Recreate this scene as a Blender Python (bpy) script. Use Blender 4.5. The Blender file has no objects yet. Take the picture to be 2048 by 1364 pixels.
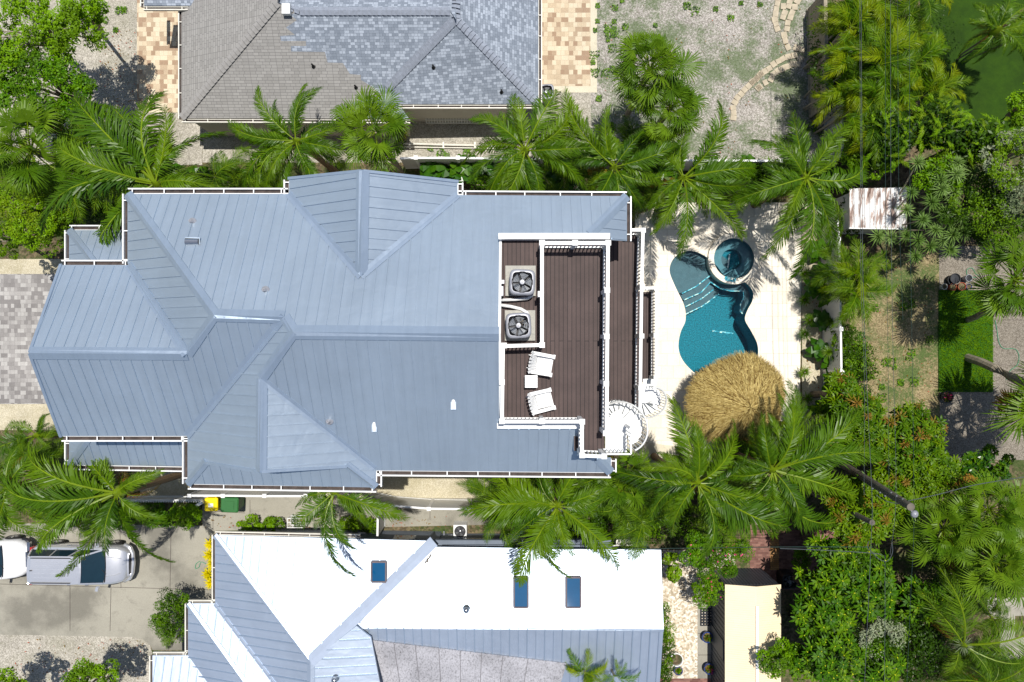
import bpy, math, random
from mathutils import Vector, Matrix
from mathutils.geometry import tessellate_polygon
R = math.radians
# ------------------------------------------------------------------ camera, sky, sun
H = 33.0
F = 2048*24/36
sc = bpy.context.scene
cam = bpy.data.cameras.new('camera'); camo = bpy.data.objects.new('camera', cam)
sc.collection.objects.link(camo); sc.camera = camo
cam.lens = 24; cam.sensor_width = 36; cam.clip_end = 1000; cam.clip_start = .5
camo.location = (0, 0, H)
SUN = Vector((.062, .2086, 1)).normalized()
w = bpy.data.worlds.new('World'); sc.world = w; w.use_nodes = True
nt = w.node_tree; bg = nt.nodes['Background']
sky = nt.nodes.new('ShaderNodeTexSky'); sky.sky_type = 'NISHITA'; sky.sun_disc = False
sky.sun_elevation = math.asin(SUN.z); sky.sun_rotation = math.atan2(SUN.x, SUN.y)
nt.links.new(sky.outputs[0], bg.inputs[0]); bg.inputs[1].default_value = .085
sl = bpy.data.lights.new('sun', 'SUN'); sl.energy = 4.6; sl.angle = R(.5); sl.color = (1, .96, .89)
so = bpy.data.objects.new('sun', sl); sc.collection.objects.link(so)
so.rotation_euler = SUN.to_track_quat('Z', 'Y').to_euler()
sc.view_settings.view_transform = 'Standard'; sc.view_settings.look = 'None'
sc.view_settings.exposure = 0.05; sc.view_settings.gamma = 1
sc.cycles.max_bounces = 7; sc.cycles.transparent_max_bounces = 12

COL = sc.collection
def P(px, py, z=0.0):
    return Vector(((px-1024)/F*(H-z), (682-py)/F*(H-z), z))

# ------------------------------------------------------------------ materials
def lin(c): return tuple(((v/255)/12.92 if v/255 <= .04045 else ((v/255+.055)/1.055)**2.4) for v in c)+(1,)
class NT:
    def __init__(s, name):
        s.m = bpy.data.materials.new(name); s.m.use_nodes = True; s.t = s.m.node_tree
        s.b = s.t.nodes['Principled BSDF']; s.out = s.t.nodes['Material Output']
    def n(s, kind, **kw):
        nd = s.t.nodes.new('ShaderNode'+kind)
        for k, v in kw.items():
            if k.startswith('_'): setattr(nd, k[1:], v)
            else: nd.inputs[k.replace('0', ' ')].default_value = v
        return nd
    def l(s, a, b): s.t.links.new(a, b)
    def coord(s, kind='Object'):
        return s.n('TexCoord').outputs[kind]
    def noise(s, scale, detail=3, rough=.55, co=None, dist=0):
        nd = s.n('TexNoise', Scale=scale, Detail=detail, Roughness=rough, Distortion=dist)
        s.l(co or s.coord(), nd.inputs['Vector']); return nd.outputs['Fac']
    def ramp(s, fac, stops):
        r = s.n('ValToRGB'); cr = r.color_ramp
        while len(cr.elements) < len(stops): cr.elements.new(.5)
        for e, (p, c) in zip(cr.elements, stops): e.position = p; e.color = c if len(c) == 4 else tuple(c)+(1,)
        s.l(fac, r.inputs[0]); return r.outputs[0]
    def mix(s, fac, a, b, mode='MIX'):
        m = s.n('Mix', _data_type='RGBA', _blend_type=mode)
        for i, v in ((0, fac), (6, a), (7, b)):
            if isinstance(v, (float, int, tuple)): m.inputs[i].default_value = v
            else: s.l(v, m.inputs[i])
        return m.outputs[2]
    def base(s, c):
        if isinstance(c, tuple): s.b.inputs['Base Color'].default_value = c
        else: s.l(c, s.b.inputs['Base Color'])
    def bump(s, h, strength=.3, dist=.02):
        b = s.n('Bump', Strength=strength, Distance=dist); s.l(h, b.inputs['Height']); s.l(b.outputs[0], s.b.inputs['Normal'])
    def set(s, rough=.6, metal=0, spec=.5):
        s.b.inputs['Roughness'].default_value = rough; s.b.inputs['Metallic'].default_value = metal
        s.b.inputs['Specular IOR Level'].default_value = spec
def mul(c, k): return tuple(min(1, v*k) for v in c[:3])+(1,)
def pm(name, c, rough=.6, metal=0, var=.15, scale=3, bump=0, bscale=30, spec=.4):
    m = NT(name); m.set(rough, metal, spec)
    f = m.noise(scale, 5)
    m.base(m.ramp(f, [(.3, mul(c, 1-var)), (.7, mul(c, 1+var))]))
    if bump: m.bump(m.noise(bscale, 3), bump, .02)
    return m.m
def L(*c): return lin(c)
def metal_roof(name, c, rough, metal, dirt=.12):
    m = NT(name); m.set(rough, metal, .5)
    f = m.noise(.35, 4); f2 = m.noise(2.5, 5, .7)
    a = m.ramp(f, [(.3, mul(c, .93)), (.7, mul(c, 1.05))])
    m.base(m.mix(m.ramp(f2, [(.45, (0, 0, 0)), (.75, (dirt, dirt, dirt))]), a, mul(c, .6)))
    mp = m.n('Mapping'); m.l(m.n('UVMap').outputs[0], mp.inputs[0]); mp.inputs['Scale'].default_value = (5, .35, 1)
    st = m.noise(1., 4, .6, co=mp.outputs[0]); col = m.b.inputs['Base Color'].links[0].from_socket
    m.base(m.mix(1., col, m.ramp(st, [(.35, (.95, .955, .96)), (.65, (1.03,)*3)]), 'MULTIPLY'))
    r = m.n('MapRange'); m.l(f2, r.inputs[0]); r.inputs[3].default_value = rough-.05; r.inputs[4].default_value = rough+.08
    m.l(r.outputs[0], m.b.inputs['Roughness'])
    m.bump(m.noise(1.6, 2, .5, dist=.5), .35, .05)
    return m.m
def brick(name, c1, c2, mortar, bw, bh, ms=.006, rough=.8, squash=1.0, sqf=2, off=.5, stain=.15, sscale=.5, bias=0, ncell=None, c3=None):
    m = NT(name); m.set(rough, 0, .3)
    uv = m.n('UVMap').outputs[0]
    def bt(a, b, mo, seedoff=0):
        t = m.n('TexBrick', _offset=off, _squash=squash, _squash_frequency=sqf, _offset_frequency=2)
        t.inputs['Scale'].default_value = 1; t.inputs['Mortar Size'].default_value = ms; t.inputs['Mortar Smooth'].default_value = .2
        t.inputs['Bias'].default_value = bias; t.inputs['Brick Width'].default_value = bw; t.inputs['Row Height'].default_value = bh
        t.inputs['Color1'].default_value = a; t.inputs['Color2'].default_value = b; t.inputs['Mortar'].default_value = mo
        mp = m.n('Mapping'); m.l(uv, mp.inputs[0]); mp.inputs['Location'].default_value = (seedoff, 0, 0)
        m.l(mp.outputs[0], t.inputs['Vector']); return t
    t = bt(c1, c2, mortar)
    # contrast of the random brick tone
    t2 = bt((0, 0, 0, 1), (1, 1, 1, 1), (.5, .5, .5, 1))
    if c3: col = m.mix(t.outputs['Fac'], m.ramp(t2.outputs['Color'], [(.15, c1), (.5, c2), (.85, c3)]), mortar)
    else: col = m.mix(t.outputs['Fac'], m.ramp(t2.outputs['Color'], [(.2, c1), (.8, c2)]), mortar)
    n1 = m.noise(sscale, 5, .65)
    n2 = m.noise(40, 2)
    col = m.mix(1.0, col, m.ramp(n1, [(.3, (1-stain,)*3), (.7, (1+stain*.3,)*3)]), 'MULTIPLY')
    col = m.mix(1.0, col, m.ramp(n2, [(.3, (.85,)*3), (.7, (1.1,)*3)]), 'MULTIPLY')
    m.base(col)
    m.bump(t.outputs['Fac'], -.4, .01)
    return m, col
def gravel(name, c1, c2, scale=14, green=None, gamt=.5, gscale=.5, dark=.6, third=None):
    m = NT(name); m.set(.9, 0, .2)
    v = m.n('TexVoronoi', Scale=scale); m.l(m.coord(), v.inputs['Vector'])
    sep = m.n('SeparateColor'); m.l(v.outputs['Color'], sep.inputs[0])
    col = m.ramp(sep.outputs[0], [(0, mul(c1, dark)), (.35, c1), (1, c2)])
    n0 = m.noise(.6, 5, .7)
    col = m.mix(1.0, col, m.ramp(n0, [(.3, (.8,)*3), (.65, (1.05,)*3)]), 'MULTIPLY')
    if green:
        g = m.noise(gscale, 8, .72); g2 = m.noise(9, 3, .6)
        s = m.n('Math', _operation='MULTIPLY_ADD'); m.l(g2, s.inputs[0]); s.inputs[1].default_value = .35; m.l(g, s.inputs[2])
        fac = m.ramp(s.outputs[0], [(.62, (0, 0, 0)), (.62+.14, (gamt,)*3)])
        gc = m.ramp(m.noise(22, 2), [(.35, mul(green, .6)), (.65, mul(green, 1.3))])
        col = m.mix(fac, col, gc)
    m.base(col); m.bump(v.outputs['Distance'], .3, .02)
    return m.m
def leafm(name, c1, c2, scale=1.5, rough=.45, trans=.25, c3=None, dry=None, k=.84, spec=.16, g=1):
    m = NT(name); m.set(rough, 0, spec)
    sat = lambda c: ((c[0]*k*1.12, c[1]*k*.95, c[2]*k*.25, 1) if g else (c[0]*k, c[1]*k, c[2]*k, 1)) if c else None
    c1, c2, c3 = sat(c1), sat(c2), sat(c3)
    oi = m.n('ObjectInfo')
    f = m.noise(scale, 4, .7)
    s = m.n('Math', _operation='MULTIPLY_ADD'); m.l(oi.outputs['Random'], s.inputs[0]); s.inputs[1].default_value = .35
    m.l(f, s.inputs[2])
    st = [(.4, c1), (.9, c2)]
    if c3: st = [(.38, c1), (.62, c2), (.95, c3)]
    col = m.ramp(s.outputs[0], st)
    if dry: col = m.mix(m.ramp(m.noise(3.2, 2, .5), [(.6, (0, 0, 0)), (.66, (.85,)*3)]), col, dry)
    m.base(col)
    tr = m.n('BsdfTranslucent'); m.l(m.mix(1.0, col, (1.25, 1.35, .4, 1), 'MULTIPLY'), tr.inputs[0])
    ms = m.n('MixShader'); ms.inputs[0].default_value = trans*.6
    m.l(m.b.outputs[0], ms.inputs[1]); m.l(tr.outputs[0], ms.inputs[2]); m.l(ms.outputs[0], m.out.inputs[0])
    return m.m

M = {}
M['white'] = pm('white_paint', (.82, .82, .81, 1), .45, 0, .04)
M['cream_white'] = pm('cream_paint', (.75, .72, .64, 1), .5, 0, .08)
M['metal'] = metal_roof('galvalume_roof', (.46, .545, .64, 1), .38, .6)
M['metal_cap'] = metal_roof('galvalume_cap', (.43, .52, .635, 1), .36, .62)
M['white_metal'] = metal_roof('pale_metal_roof', (.50, .575, .69, 1), .47, .66, .05)
M['white_cap'] = metal_roof('pale_metal_cap', (.52, .6, .72, 1), .35, .6, .05)
M['gutter_dark'] = pm('gutter_inside', (.06, .045, .04, 1), .8, 0, .5, 4)
M['wall'] = pm('stucco', (.55, .5, .42, 1), .85, 0, .06, 1, .2, 60)
M['wall_grey'] = pm('painted_siding', (.16, .19, .24, 1), .7, 0, .1)
M['glass'] = pm('window_glass', (.03, .05, .07, 1), .08, 0, .1, spec=.8)
dk, dcol = brick('deck_boards', (.078, .052, .048, 1), (.092, .062, .057, 1), (.016, .011, .011, 1), 40, .139, .011, .65, stain=.28, sscale=1.2)
M['deck'] = dk.m
m, c = brick('tan_pavers', L(166, 140, 116), L(204, 186, 158), L(174, 158, 134), .34, .23, .005, squash=.6, sqf=2, stain=.14, c3=L(218, 204, 178)); M['tan_pavers'] = m.m
m, c = brick('grey_pavers', L(136, 132, 130), L(162, 158, 155), L(124, 121, 119), .27, .2, .004, squash=.6, sqf=2, stain=.2, c3=L(184, 181, 177)); M['grey_pavers'] = m.m
m, c = brick('red_bricks', L(118, 80, 72), L(152, 112, 100), L(118, 98, 88), .2, .1, .006, stain=.3); M['red_bricks'] = m.m
m, c = brick('tan_bricks', L(168, 122, 76), L(190, 146, 98), L(120, 95, 72), .2, .1, .006, stain=.2); M['tan_bricks'] = m.m
m, c = brick('block_wall', L(172, 168, 160), L(180, 176, 166), L(140, 134, 128), .4, .2, .01, stain=.2); M['block'] = m.m
# shingles: weathered grey on the old part, fresh blue-grey on the repaired part
m, new = brick('shingles', L(126, 135, 148), L(142, 151, 164), L(104, 112, 124), .21, .115, .006, .85, squash=.65, stain=.12, c3=L(168, 177, 190))
n_old = m.n('TexBrick', _offset=.5, _squash=.8)
for k, v in (('Scale', 1), ('Mortar Size', .008), ('Brick Width', .3), ('Row Height', .125), ('Bias', 0)): n_old.inputs[k].default_value = v
n_old.inputs['Color1'].default_value = L(142, 140, 137); n_old.inputs['Color2'].default_value = L(156, 154, 151); n_old.inputs['Mortar'].default_value = L(108, 106, 106)
m.l(m.n('UVMap').outputs[0], n_old.inputs['Vector'])
vc = m.n('VertexColor', _layer_name='patch'); sepv = m.n('SeparateColor'); m.l(vc.outputs[0], sepv.inputs[0])
stepn = m.n('Math', _operation='GREATER_THAN'); m.l(sepv.outputs[0], stepn.inputs[0]); stepn.inputs[1].default_value = .5
m.base(m.mix(stepn.outputs[0], n_old.outputs[0], new)); M['shingles'] = m.m
M['shingle_cap'] = pm('shingle_cap', L(138, 145, 158), .85, 0, .15, 8)
M['shingle_cap_old'] = pm('old_shingle_cap', L(144, 142, 140), .85, 0, .1, 8)
# ground materials
M['soil'] = gravel('soil', L(92, 80, 62), L(128, 112, 88), 9, L(60, 84, 34), .75, .8)
M['shell'] = gravel('shell_gravel', L(148, 142, 134), L(200, 194, 188), 26, L(78, 100, 54), .75, .42, .72)
M['shell_plain'] = gravel('shell_gravel_plain', L(164, 158, 146), L(204, 198, 186), 28, L(110, 110, 80), .3, .5, .75)
M['pebble'] = gravel('white_pebbles', L(200, 184, 158), L(245, 238, 226), 12, None, dark=.7)
M['drygrass'] = gravel('dry_grass', L(134, 120, 88), L(170, 154, 118), 22, L(70, 96, 44), .85, .55, .7)
M['sand'] = gravel('sand', L(188, 178, 152), L(212, 204, 182), 34, L(150, 140, 100), .3, .5, .85)
def concrete(name, c, stain=.25, st=.35):
    m = NT(name); m.set(.85, 0, .3)
    col = m.ramp(m.noise(st, 6, .6), [(.38, mul(c, 1-stain)), (.5, c), (.62, mul(c, 1.12))])
    col = m.mix(1.0, col, m.ramp(m.noise(30, 3), [(.3, (.88,)*3), (.7, (1.08,)*3)]), 'MULTIPLY')
    col = m.mix(m.ramp(m.noise(1.4, 7, .75, dist=.3), [(.54, (0, 0, 0)), (.68, (.55,)*3)]), col, mul(c, .5))
    m.base(col); m.bump(m.noise(50, 3), .15, .01); return m.m
M['concrete'] = concrete('concrete', L(154, 150, 138), .38, .28)
M['concrete_pale'] = concrete('pale_concrete', L(206, 198, 176), .1)
M['patio'] = gravel('exposed_patio', L(122, 114, 102), L(158, 150, 138), 30, None, dark=.75)
m, c = brick('pool_deck', L(238, 228, 210), L(245, 237, 222), L(226, 215, 196), .6, .6, .02, stain=.1, sscale=.9); M['pooldeck'] = m.m
def grassm(name, a, b, scale=3):
    m = NT(name); m.set(.8, 0, .2)
    col = m.mix(1., m.ramp(m.noise(scale, 8, .75), [(.3, a), (.7, b)]), m.ramp(m.noise(.35, 4, .6), [(.35, (.72,)*3), (.65, (1.15,)*3)]), 'MULTIPLY')
    col = m.mix(1.0, col, m.ramp(m.noise(60, 2), [(.3, (.7,)*3), (.7, (1.25,)*3)]), 'MULTIPLY')
    m.base(col); m.bump(m.noise(70, 2), .6, .03); return m.m
M['lawn'] = grassm('lawn', L(34, 62, 2), L(52, 82, 4), 1.2)
M['turf'] = grassm('thick_turf', L(40, 80, 8), L(56, 100, 12), 4)
# plants
M['palm'] = leafm('palm_leaf', L(42, 84, 12), L(74, 118, 18), 1.2, .4, .3, L(104, 144, 28), None, spec=.3)
M['palm_dry'] = leafm('dry_palm_leaf', L(110, 84, 50), L(150, 120, 84), 1.2, .7, .2)
M['rachis'] = pm('frond_stem', L(112, 134, 14), .45, 0, .2, 3)
M['fan'] = leafm('fan_leaf', L(42, 80, 28), L(74, 116, 38), 1.6, .4, .25, L(106, 146, 58))
M['areca'] = leafm('areca_leaf', L(50, 96, 14), L(84, 130, 18), 1.8, .4, .3, L(134, 160, 24))
M['bright'] = leafm('bright_leaf', L(62, 120, 8), L(104, 158, 14), 3, .45, .3, L(130, 182, 34))
M['mid'] = leafm('mid_leaf', L(52, 98, 16), L(84, 130, 22), 3, .45, .25, L(112, 156, 36))
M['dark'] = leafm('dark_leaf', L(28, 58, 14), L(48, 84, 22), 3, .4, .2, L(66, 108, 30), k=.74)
M['olive'] = leafm('grey_leaf', L(92, 108, 74), L(124, 138, 100), 3, .5, .15, L(164, 172, 140), g=0)
M['feather'] = leafm('feather_leaf', L(78, 124, 16), L(106, 150, 22), 4, .5, .35, L(124, 160, 40))
M['mango'] = leafm('mango_leaf', L(48, 92, 12), L(84, 130, 18), 1.3, .4, .25, L(120, 160, 28), k=.74)
M['flush'] = leafm('new_growth', L(138, 130, 30), L(172, 128, 52), 2, .5, .3, k=.62, g=0)
M['rosette'] = leafm('strap_leaf', L(96, 134, 52), L(128, 164, 76), 2, .45, .2, L(160, 190, 110), g=0, k=.62)
M['whorl'] = leafm('whorl_leaf', L(44, 94, 12), L(70, 124, 16), 2, .5, .25, L(112, 158, 24), k=.74)
M['yellowleaf'] = leafm('yellow_leaf', L(200, 186, 8), L(232, 212, 12), 3, .45, .25, k=.9, g=0)
M['big'] = leafm('broad_leaf', L(34, 84, 24), L(58, 118, 32), 2, .3, .25, L(96, 150, 50), k=.6, spec=.35)
M['ybud'] = pm('yellow_bud', L(210, 214, 40), .5, 0, .2)
M['pink'] = pm('pink_flower', L(214, 40, 120), .6, 0, .2)
M['bark'] = pm('bark', L(104, 92, 76), .9, 0, .35, 5, .5, 20)
M['bark_pale'] = pm('pale_bark', L(150, 140, 122), .9, 0, .3, 5, .5, 20)
m = NT('ringed_trunk'); m.set(.85, 0, .2)
wv = m.n('TexWave', Scale=9, Distortion=1.5, Detail=2); wv.bands_direction = 'Z'; m.l(m.coord(), wv.inputs['Vector'])
m.base(m.ramp(wv.outputs['Fac'], [(.1, L(92, 74, 54)), (.5, L(146, 124, 96))])); m.bump(wv.outputs['Fac'], .5, .02); M['trunk'] = m.m
M['straw'] = leafm('straw', L(116, 92, 44), L(170, 142, 76), 9, .8, .1, L(222, 198, 130), k=.8, g=0)
M['straw2'] = leafm('pale_straw', L(196, 170, 96), L(234, 212, 142), 9, .8, .1, k=.9, g=0)
M['straw3'] = leafm('brown_straw', L(100, 74, 36), L(136, 108, 58), 9, .8, .1, k=.8, g=0)
M['straw_dark'] = pm('straw_under', L(96, 76, 34), .9, 0, .3, 6)
# things
M['grey_plastic'] = pm('grey_casing', L(150, 152, 160), .4, .2, .06)
M['dark_metal'] = pm('dark_metal', (.03, .03, .035, 1), .45, .3, .2)
M['steel'] = pm('steel', (.55, .56, .58, 1), .22, .95, .1)
M['flash'] = pm('valley_flashing', L(158, 170, 190), .7, .2, .06)
M['pad'] = concrete('pad', L(172, 170, 162), .1)
M['silver'] = pm('silver_paint', (.78, .79, .83, 1), .26, .65, .03)
M['white_car'] = pm('white_paint_car', (.78, .78, .79, 1), .25, 0, .02)
M['black_glass'] = pm('car_glass', (.01, .03, .045, 1), .06, 0, .1, spec=.9)
M['rubber'] = pm('rubber', (.02, .02, .02, 1), .8, 0, .2)
M['red'] = pm('red_lens', (.35, .02, .02, 1), .3, 0, .1)
M['lens'] = pm('clear_lens', (.6, .62, .66, 1), .12, .4, .1)
M['yellow'] = pm('yellow_plastic', L(250, 222, 10), .5, 0, .04)
M['green'] = pm('green_plastic', L(46, 104, 52), .5, 0, .06)
M['hose'] = pm('hose', L(60, 150, 110), .5, 0, .1)
M['wire'] = pm('wire', L(84, 90, 94), .5, .2, .2)
M['wire_dark'] = pm('dark_wire', L(50, 70, 66), .5, .2, .2)
M['pole'] = pm('weathered_pole', L(104, 98, 88), .9, 0, .3, 3, .5, 15)
M['terracotta'] = pm('terracotta', L(166, 84, 56), .8, 0, .2)
M['black_plastic'] = pm('black_plastic', (.02, .022, .026, 1), .4, 0, .2)
M['blue_glaze'] = pm('blue_glaze', L(36, 62, 130), .2, 0, .15)
M['shed_beige'] = pm('beige_shed_roof', L(238, 220, 186), .55, 0, .05, 1)
m = NT('rusty_white_roof'); m.set(.5, 0, .4)
mp = m.n('Mapping'); m.l(m.coord(), mp.inputs[0]); mp.inputs['Scale'].default_value = (4.5, .8, 1)
m.base(m.ramp(m.noise(1.0, 7, .7, co=mp.outputs[0], dist=.3), [(.5, L(236, 236, 236)), (.55, L(180, 160, 150)), (.66, L(100, 74, 64))])); M['shed_white'] = m.m
M['shed_dark'] = pm('dark_shed_wall', L(66, 74, 86), .5, 0, .1)
m = NT('membrane'); m.set(.85, 0, .2)
co = m.coord(); mp = m.n('Mapping'); m.l(co, mp.inputs[0]); mp.inputs['Scale'].default_value = (1.6, 1, 1)
m.base(m.mix(1., m.ramp(m.noise(9, 9, .85, co=mp.outputs[0]), [(.48, L(176, 175, 181)), (.56, L(144, 143, 147)), (.66, L(70, 68, 72))]), m.ramp(m.noise(.8, 3), [(.35, (.82,)*3), (.6, (1.08,)*3)]), 'MULTIPLY')); M['membrane'] = m.m
M['skyglass'] = pm('skylight_glass', (.0, .075, .19, 1), .015, 0, .05, spec=.6)
M['bronze'] = pm('skylight_frame', L(110, 102, 106), .8, .0, .1, spec=.1)
M['shelf'] = pm('pool_shelf_plaster', (.095, .15, .175, 1), .8, 0, .12, 5)
M['plaster'] = pm('pool_plaster', (.010, .185, .245, 1), .8, 0, .5, 16)  # teal of deep water, light lost with depth, put into the plaster colour
m = NT('glass_tile'); m.set(.15, 0, .7)
v = m.n('TexVoronoi', Scale=9); m.l(m.coord(), v.inputs['Vector']); sp = m.n('SeparateColor'); m.l(v.outputs['Color'], sp.inputs[0])
m.base(m.ramp(sp.outputs[0], [(0, (.02, .25, .34, 1)), (.45, (.05, .38, .5, 1)), (.7, (.25, .7, .8, 1)), (1, (1, 1, .85, 1))])); M['tile'] = m.m
m = NT('water'); m.t.nodes.remove(m.b)
tr = m.n('BsdfTransparent'); tr.inputs[0].default_value = (.82, .95, .97, 1)
gl = m.n('BsdfGlossy'); gl.inputs['Roughness'].default_value = .03
fr = m.n('Fresnel'); fr.inputs[0].default_value = 1.33
bp = m.n('Bump', Strength=.25, Distance=.01); m.l(m.noise(9, 3, .6), bp.inputs['Height']); m.l(bp.outputs[0], gl.inputs['Normal']); m.l(bp.outputs[0], fr.inputs['Normal'])
ms = m.n('MixShader'); m.l(fr.outputs[0], ms.inputs[0]); m.l(tr.outputs[0], ms.inputs[1]); m.l(gl.outputs[0], ms.inputs[2]); m.l(ms.outputs[0], m.out.inputs[0]); M['water'] = m.m

# ------------------------------------------------------------------ mesh helpers
class MB:
    def __init__(s): s.v = []; s.f = []; s.mi = []; s.uv = []; s.mats = []
    def mat(s, m):
        if m not in s.mats: s.mats.append(m)
        return s.mats.index(m)
    def face(s, pts, m, uv=None):
        b = len(s.v); s.v += [tuple(p) for p in pts]; s.f.append(list(range(b, b+len(pts)))); s.mi.append(s.mat(m))
        s.uv += list(uv) if uv else [(p[0], p[1]) for p in pts]
    def poly(s, pts, m, uv=None):
        if len(pts) <= 4: return s.face(pts, m, uv)
        flat = [Vector((p[0], p[1], 0)) for p in pts]
        for t in tessellate_polygon([flat]):
            a, b, c = (flat[i] for i in t)
            if (b-a).cross(c-a).z < 0: t = (t[0], t[2], t[1])
            s.face([pts[i] for i in t], m, [uv[i] for i in t] if uv else None)
    def slab(s, pts, th, m, side=None, uv=None):
        s.poly(pts, m, uv); n = len(pts)
        lo = [Vector((p[0], p[1], p[2]-th)) for p in pts]
        for i in range(n):
            j = (i+1) % n; s.face([pts[i], lo[i], lo[j], pts[j]], side or m)
        s.poly(lo[::-1], side or m)
    def box(s, c, d, m, rz=0, top=None, tilt=None):
        x, y, z = (v/2 for v in d); Mx = Matrix.Rotation(rz, 3, 'Z')
        if tilt: Mx = Mx @ tilt
        vs = [Vector(c)+Mx @ Vector((a*x, b*y, e*z)) for e in (-1, 1) for b in (-1, 1) for a in (-1, 1)]
        for f in ((0, 2, 3, 1), (4, 5, 7, 6), (0, 1, 5, 4), (1, 3, 7, 5), (3, 2, 6, 7), (2, 0, 4, 6)):
            s.face([vs[i] for i in f], top if (top and f == (4, 5, 7, 6)) else m)
    def bar(s, p, q, w, h, m):
        p, q = Vector(p), Vector(q); d = (q-p).normalized()
        up = Vector((0, 0, 1)) if abs(d.z) < .95 else Vector((1, 0, 0))
        sd = d.cross(up).normalized()*w/2; u = sd.cross(d).normalized()*h/2
        a = [p+sd+u, p-sd+u, p-sd-u, p+sd-u]; b = [v+(q-p) for v in a]
        for i in range(4):
            j = (i+1) % 4; s.face([a[i], a[j], b[j], b[i]], m)
        s.face(a[::-1], m); s.face(b, m)
    def tube(s, pts, r, m, n=6, cap=True):
        pts = [Vector(p) for p in pts]; rings = []
        rs = r if isinstance(r, (list, tuple)) else [r]*len(pts)
        for i, p in enumerate(pts):
            d = (pts[min(i+1, len(pts)-1)]-pts[max(i-1, 0)]).normalized()
            up = Vector((0, 0, 1)) if abs(d.z) < .95 else Vector((1, 0, 0))
            a = d.cross(up).normalized(); b = a.cross(d)
            rings.append([p+(a*math.cos(t)+b*math.sin(t))*rs[i] for t in (2*math.pi*k/n for k in range(n))])
        for r0, r1 in zip(rings, rings[1:]):
            for k in range(n): s.face([r0[k], r1[k], r1[(k+1) % n], r0[(k+1) % n]], m)
        if cap: s.face(rings[0], m); s.face(rings[-1][::-1], m)
    def lathe(s, c, prof, m, n=20, a0=0, sq=0):
        c = Vector(c)
        def rad(t): return 1/(abs(math.cos(t))**sq+abs(math.sin(t))**sq)**(1/sq) if sq else 1
        rings = [[c+Vector((r*rad(t)*math.cos(t), r*rad(t)*math.sin(t), z)) for t in (a0+2*math.pi*k/n for k in range(n))] for r, z in prof]
        for r0, r1 in zip(rings, rings[1:]):
            for k in range(n): s.face([r0[k], r0[(k+1) % n], r1[(k+1) % n], r1[k]], m)
        return rings
    def loft(s, rings, m, close=True):
        for r0, r1 in zip(rings, rings[1:]):
            n = len(r0)
            for k in range(n if close else n-1): s.face([r0[k], r0[(k+1) % n], r1[(k+1) % n], r1[k]], m)
    def build(s, name, parent=None, smooth=False, local=False, label=None, weld=False):
        off = Vector((0, 0, 0)) if (local or not parent) else root_of(parent).location
        me = bpy.data.meshes.new(name)
        me.from_pydata([(v[0]-off[0], v[1]-off[1], v[2]-off[2]) for v in s.v], [], s.f)
        for m in s.mats: me.materials.append(m)
        me.polygons.foreach_set('material_index', s.mi)
        uvl = me.uv_layers.new(name='UVMap'); uvl.data.foreach_set('uv', [c for u in s.uv for c in u])
        if smooth or weld:
            import bmesh
            bm = bmesh.new(); bm.from_mesh(me); bmesh.ops.remove_doubles(bm, verts=bm.verts, dist=.0005); bm.to_mesh(me); bm.free()
        if smooth: me.polygons.foreach_set('use_smooth', [True]*len(me.polygons))
        me.update()
        o = bpy.data.objects.new(name, me); COL.objects.link(o)
        if parent: o.parent = parent
        if label: o['label'] = label
        return o
def root_of(o):
    while o.parent: o = o.parent
    return o
def tag(o, label, cat, group=None, kind=None):
    if label: o['label'] = label
    if cat: o['category'] = cat
    if group: o['group'] = group
    if kind: o['kind'] = kind
    return o
def thing(name, label, cat, loc=(0, 0, 0), rz=0, group=None):
    o = bpy.data.objects.new(name, None); COL.objects.link(o); o.location = loc; o.rotation_euler = (0, 0, rz)
    o.empty_display_size = .2
    return tag(o, label, cat, group)
def copy_tree(o, parent=None):
    c = o.copy(); COL.objects.link(c)
    if parent: c.parent = parent
    for ch in list(o.children): copy_tree(ch, c)
    return c
def struct(name, mb, label=None):
    o = mb.build(name); return tag(o, label, None, None, 'structure')
# ------------------------------------------------------------------ ground
def smooth_loop(pts, n=8):
    out = []; k = len(pts)
    for i in range(k):
        p0, p1, p2, p3 = (Vector(pts[(i+j) % k]) for j in (-1, 0, 1, 2))
        for s in range(n):
            t = s/n
            out.append(.5*((2*p1)+(p2-p0)*t+(2*p0-5*p1+4*p2-p3)*t*t+(3*p1-p0-3*p2+p3)*t**3))
    return out
def patch(name, px, mat, z, rough=0, uvrot=0, extra=None):
    mb = MB(); pts = [P(x, y, z) for x, y in px]
    mb.poly(pts, mat, [(p.y, p.x) if uvrot else (p.x, p.y) for p in pts]); return struct(name, mb)
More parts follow.
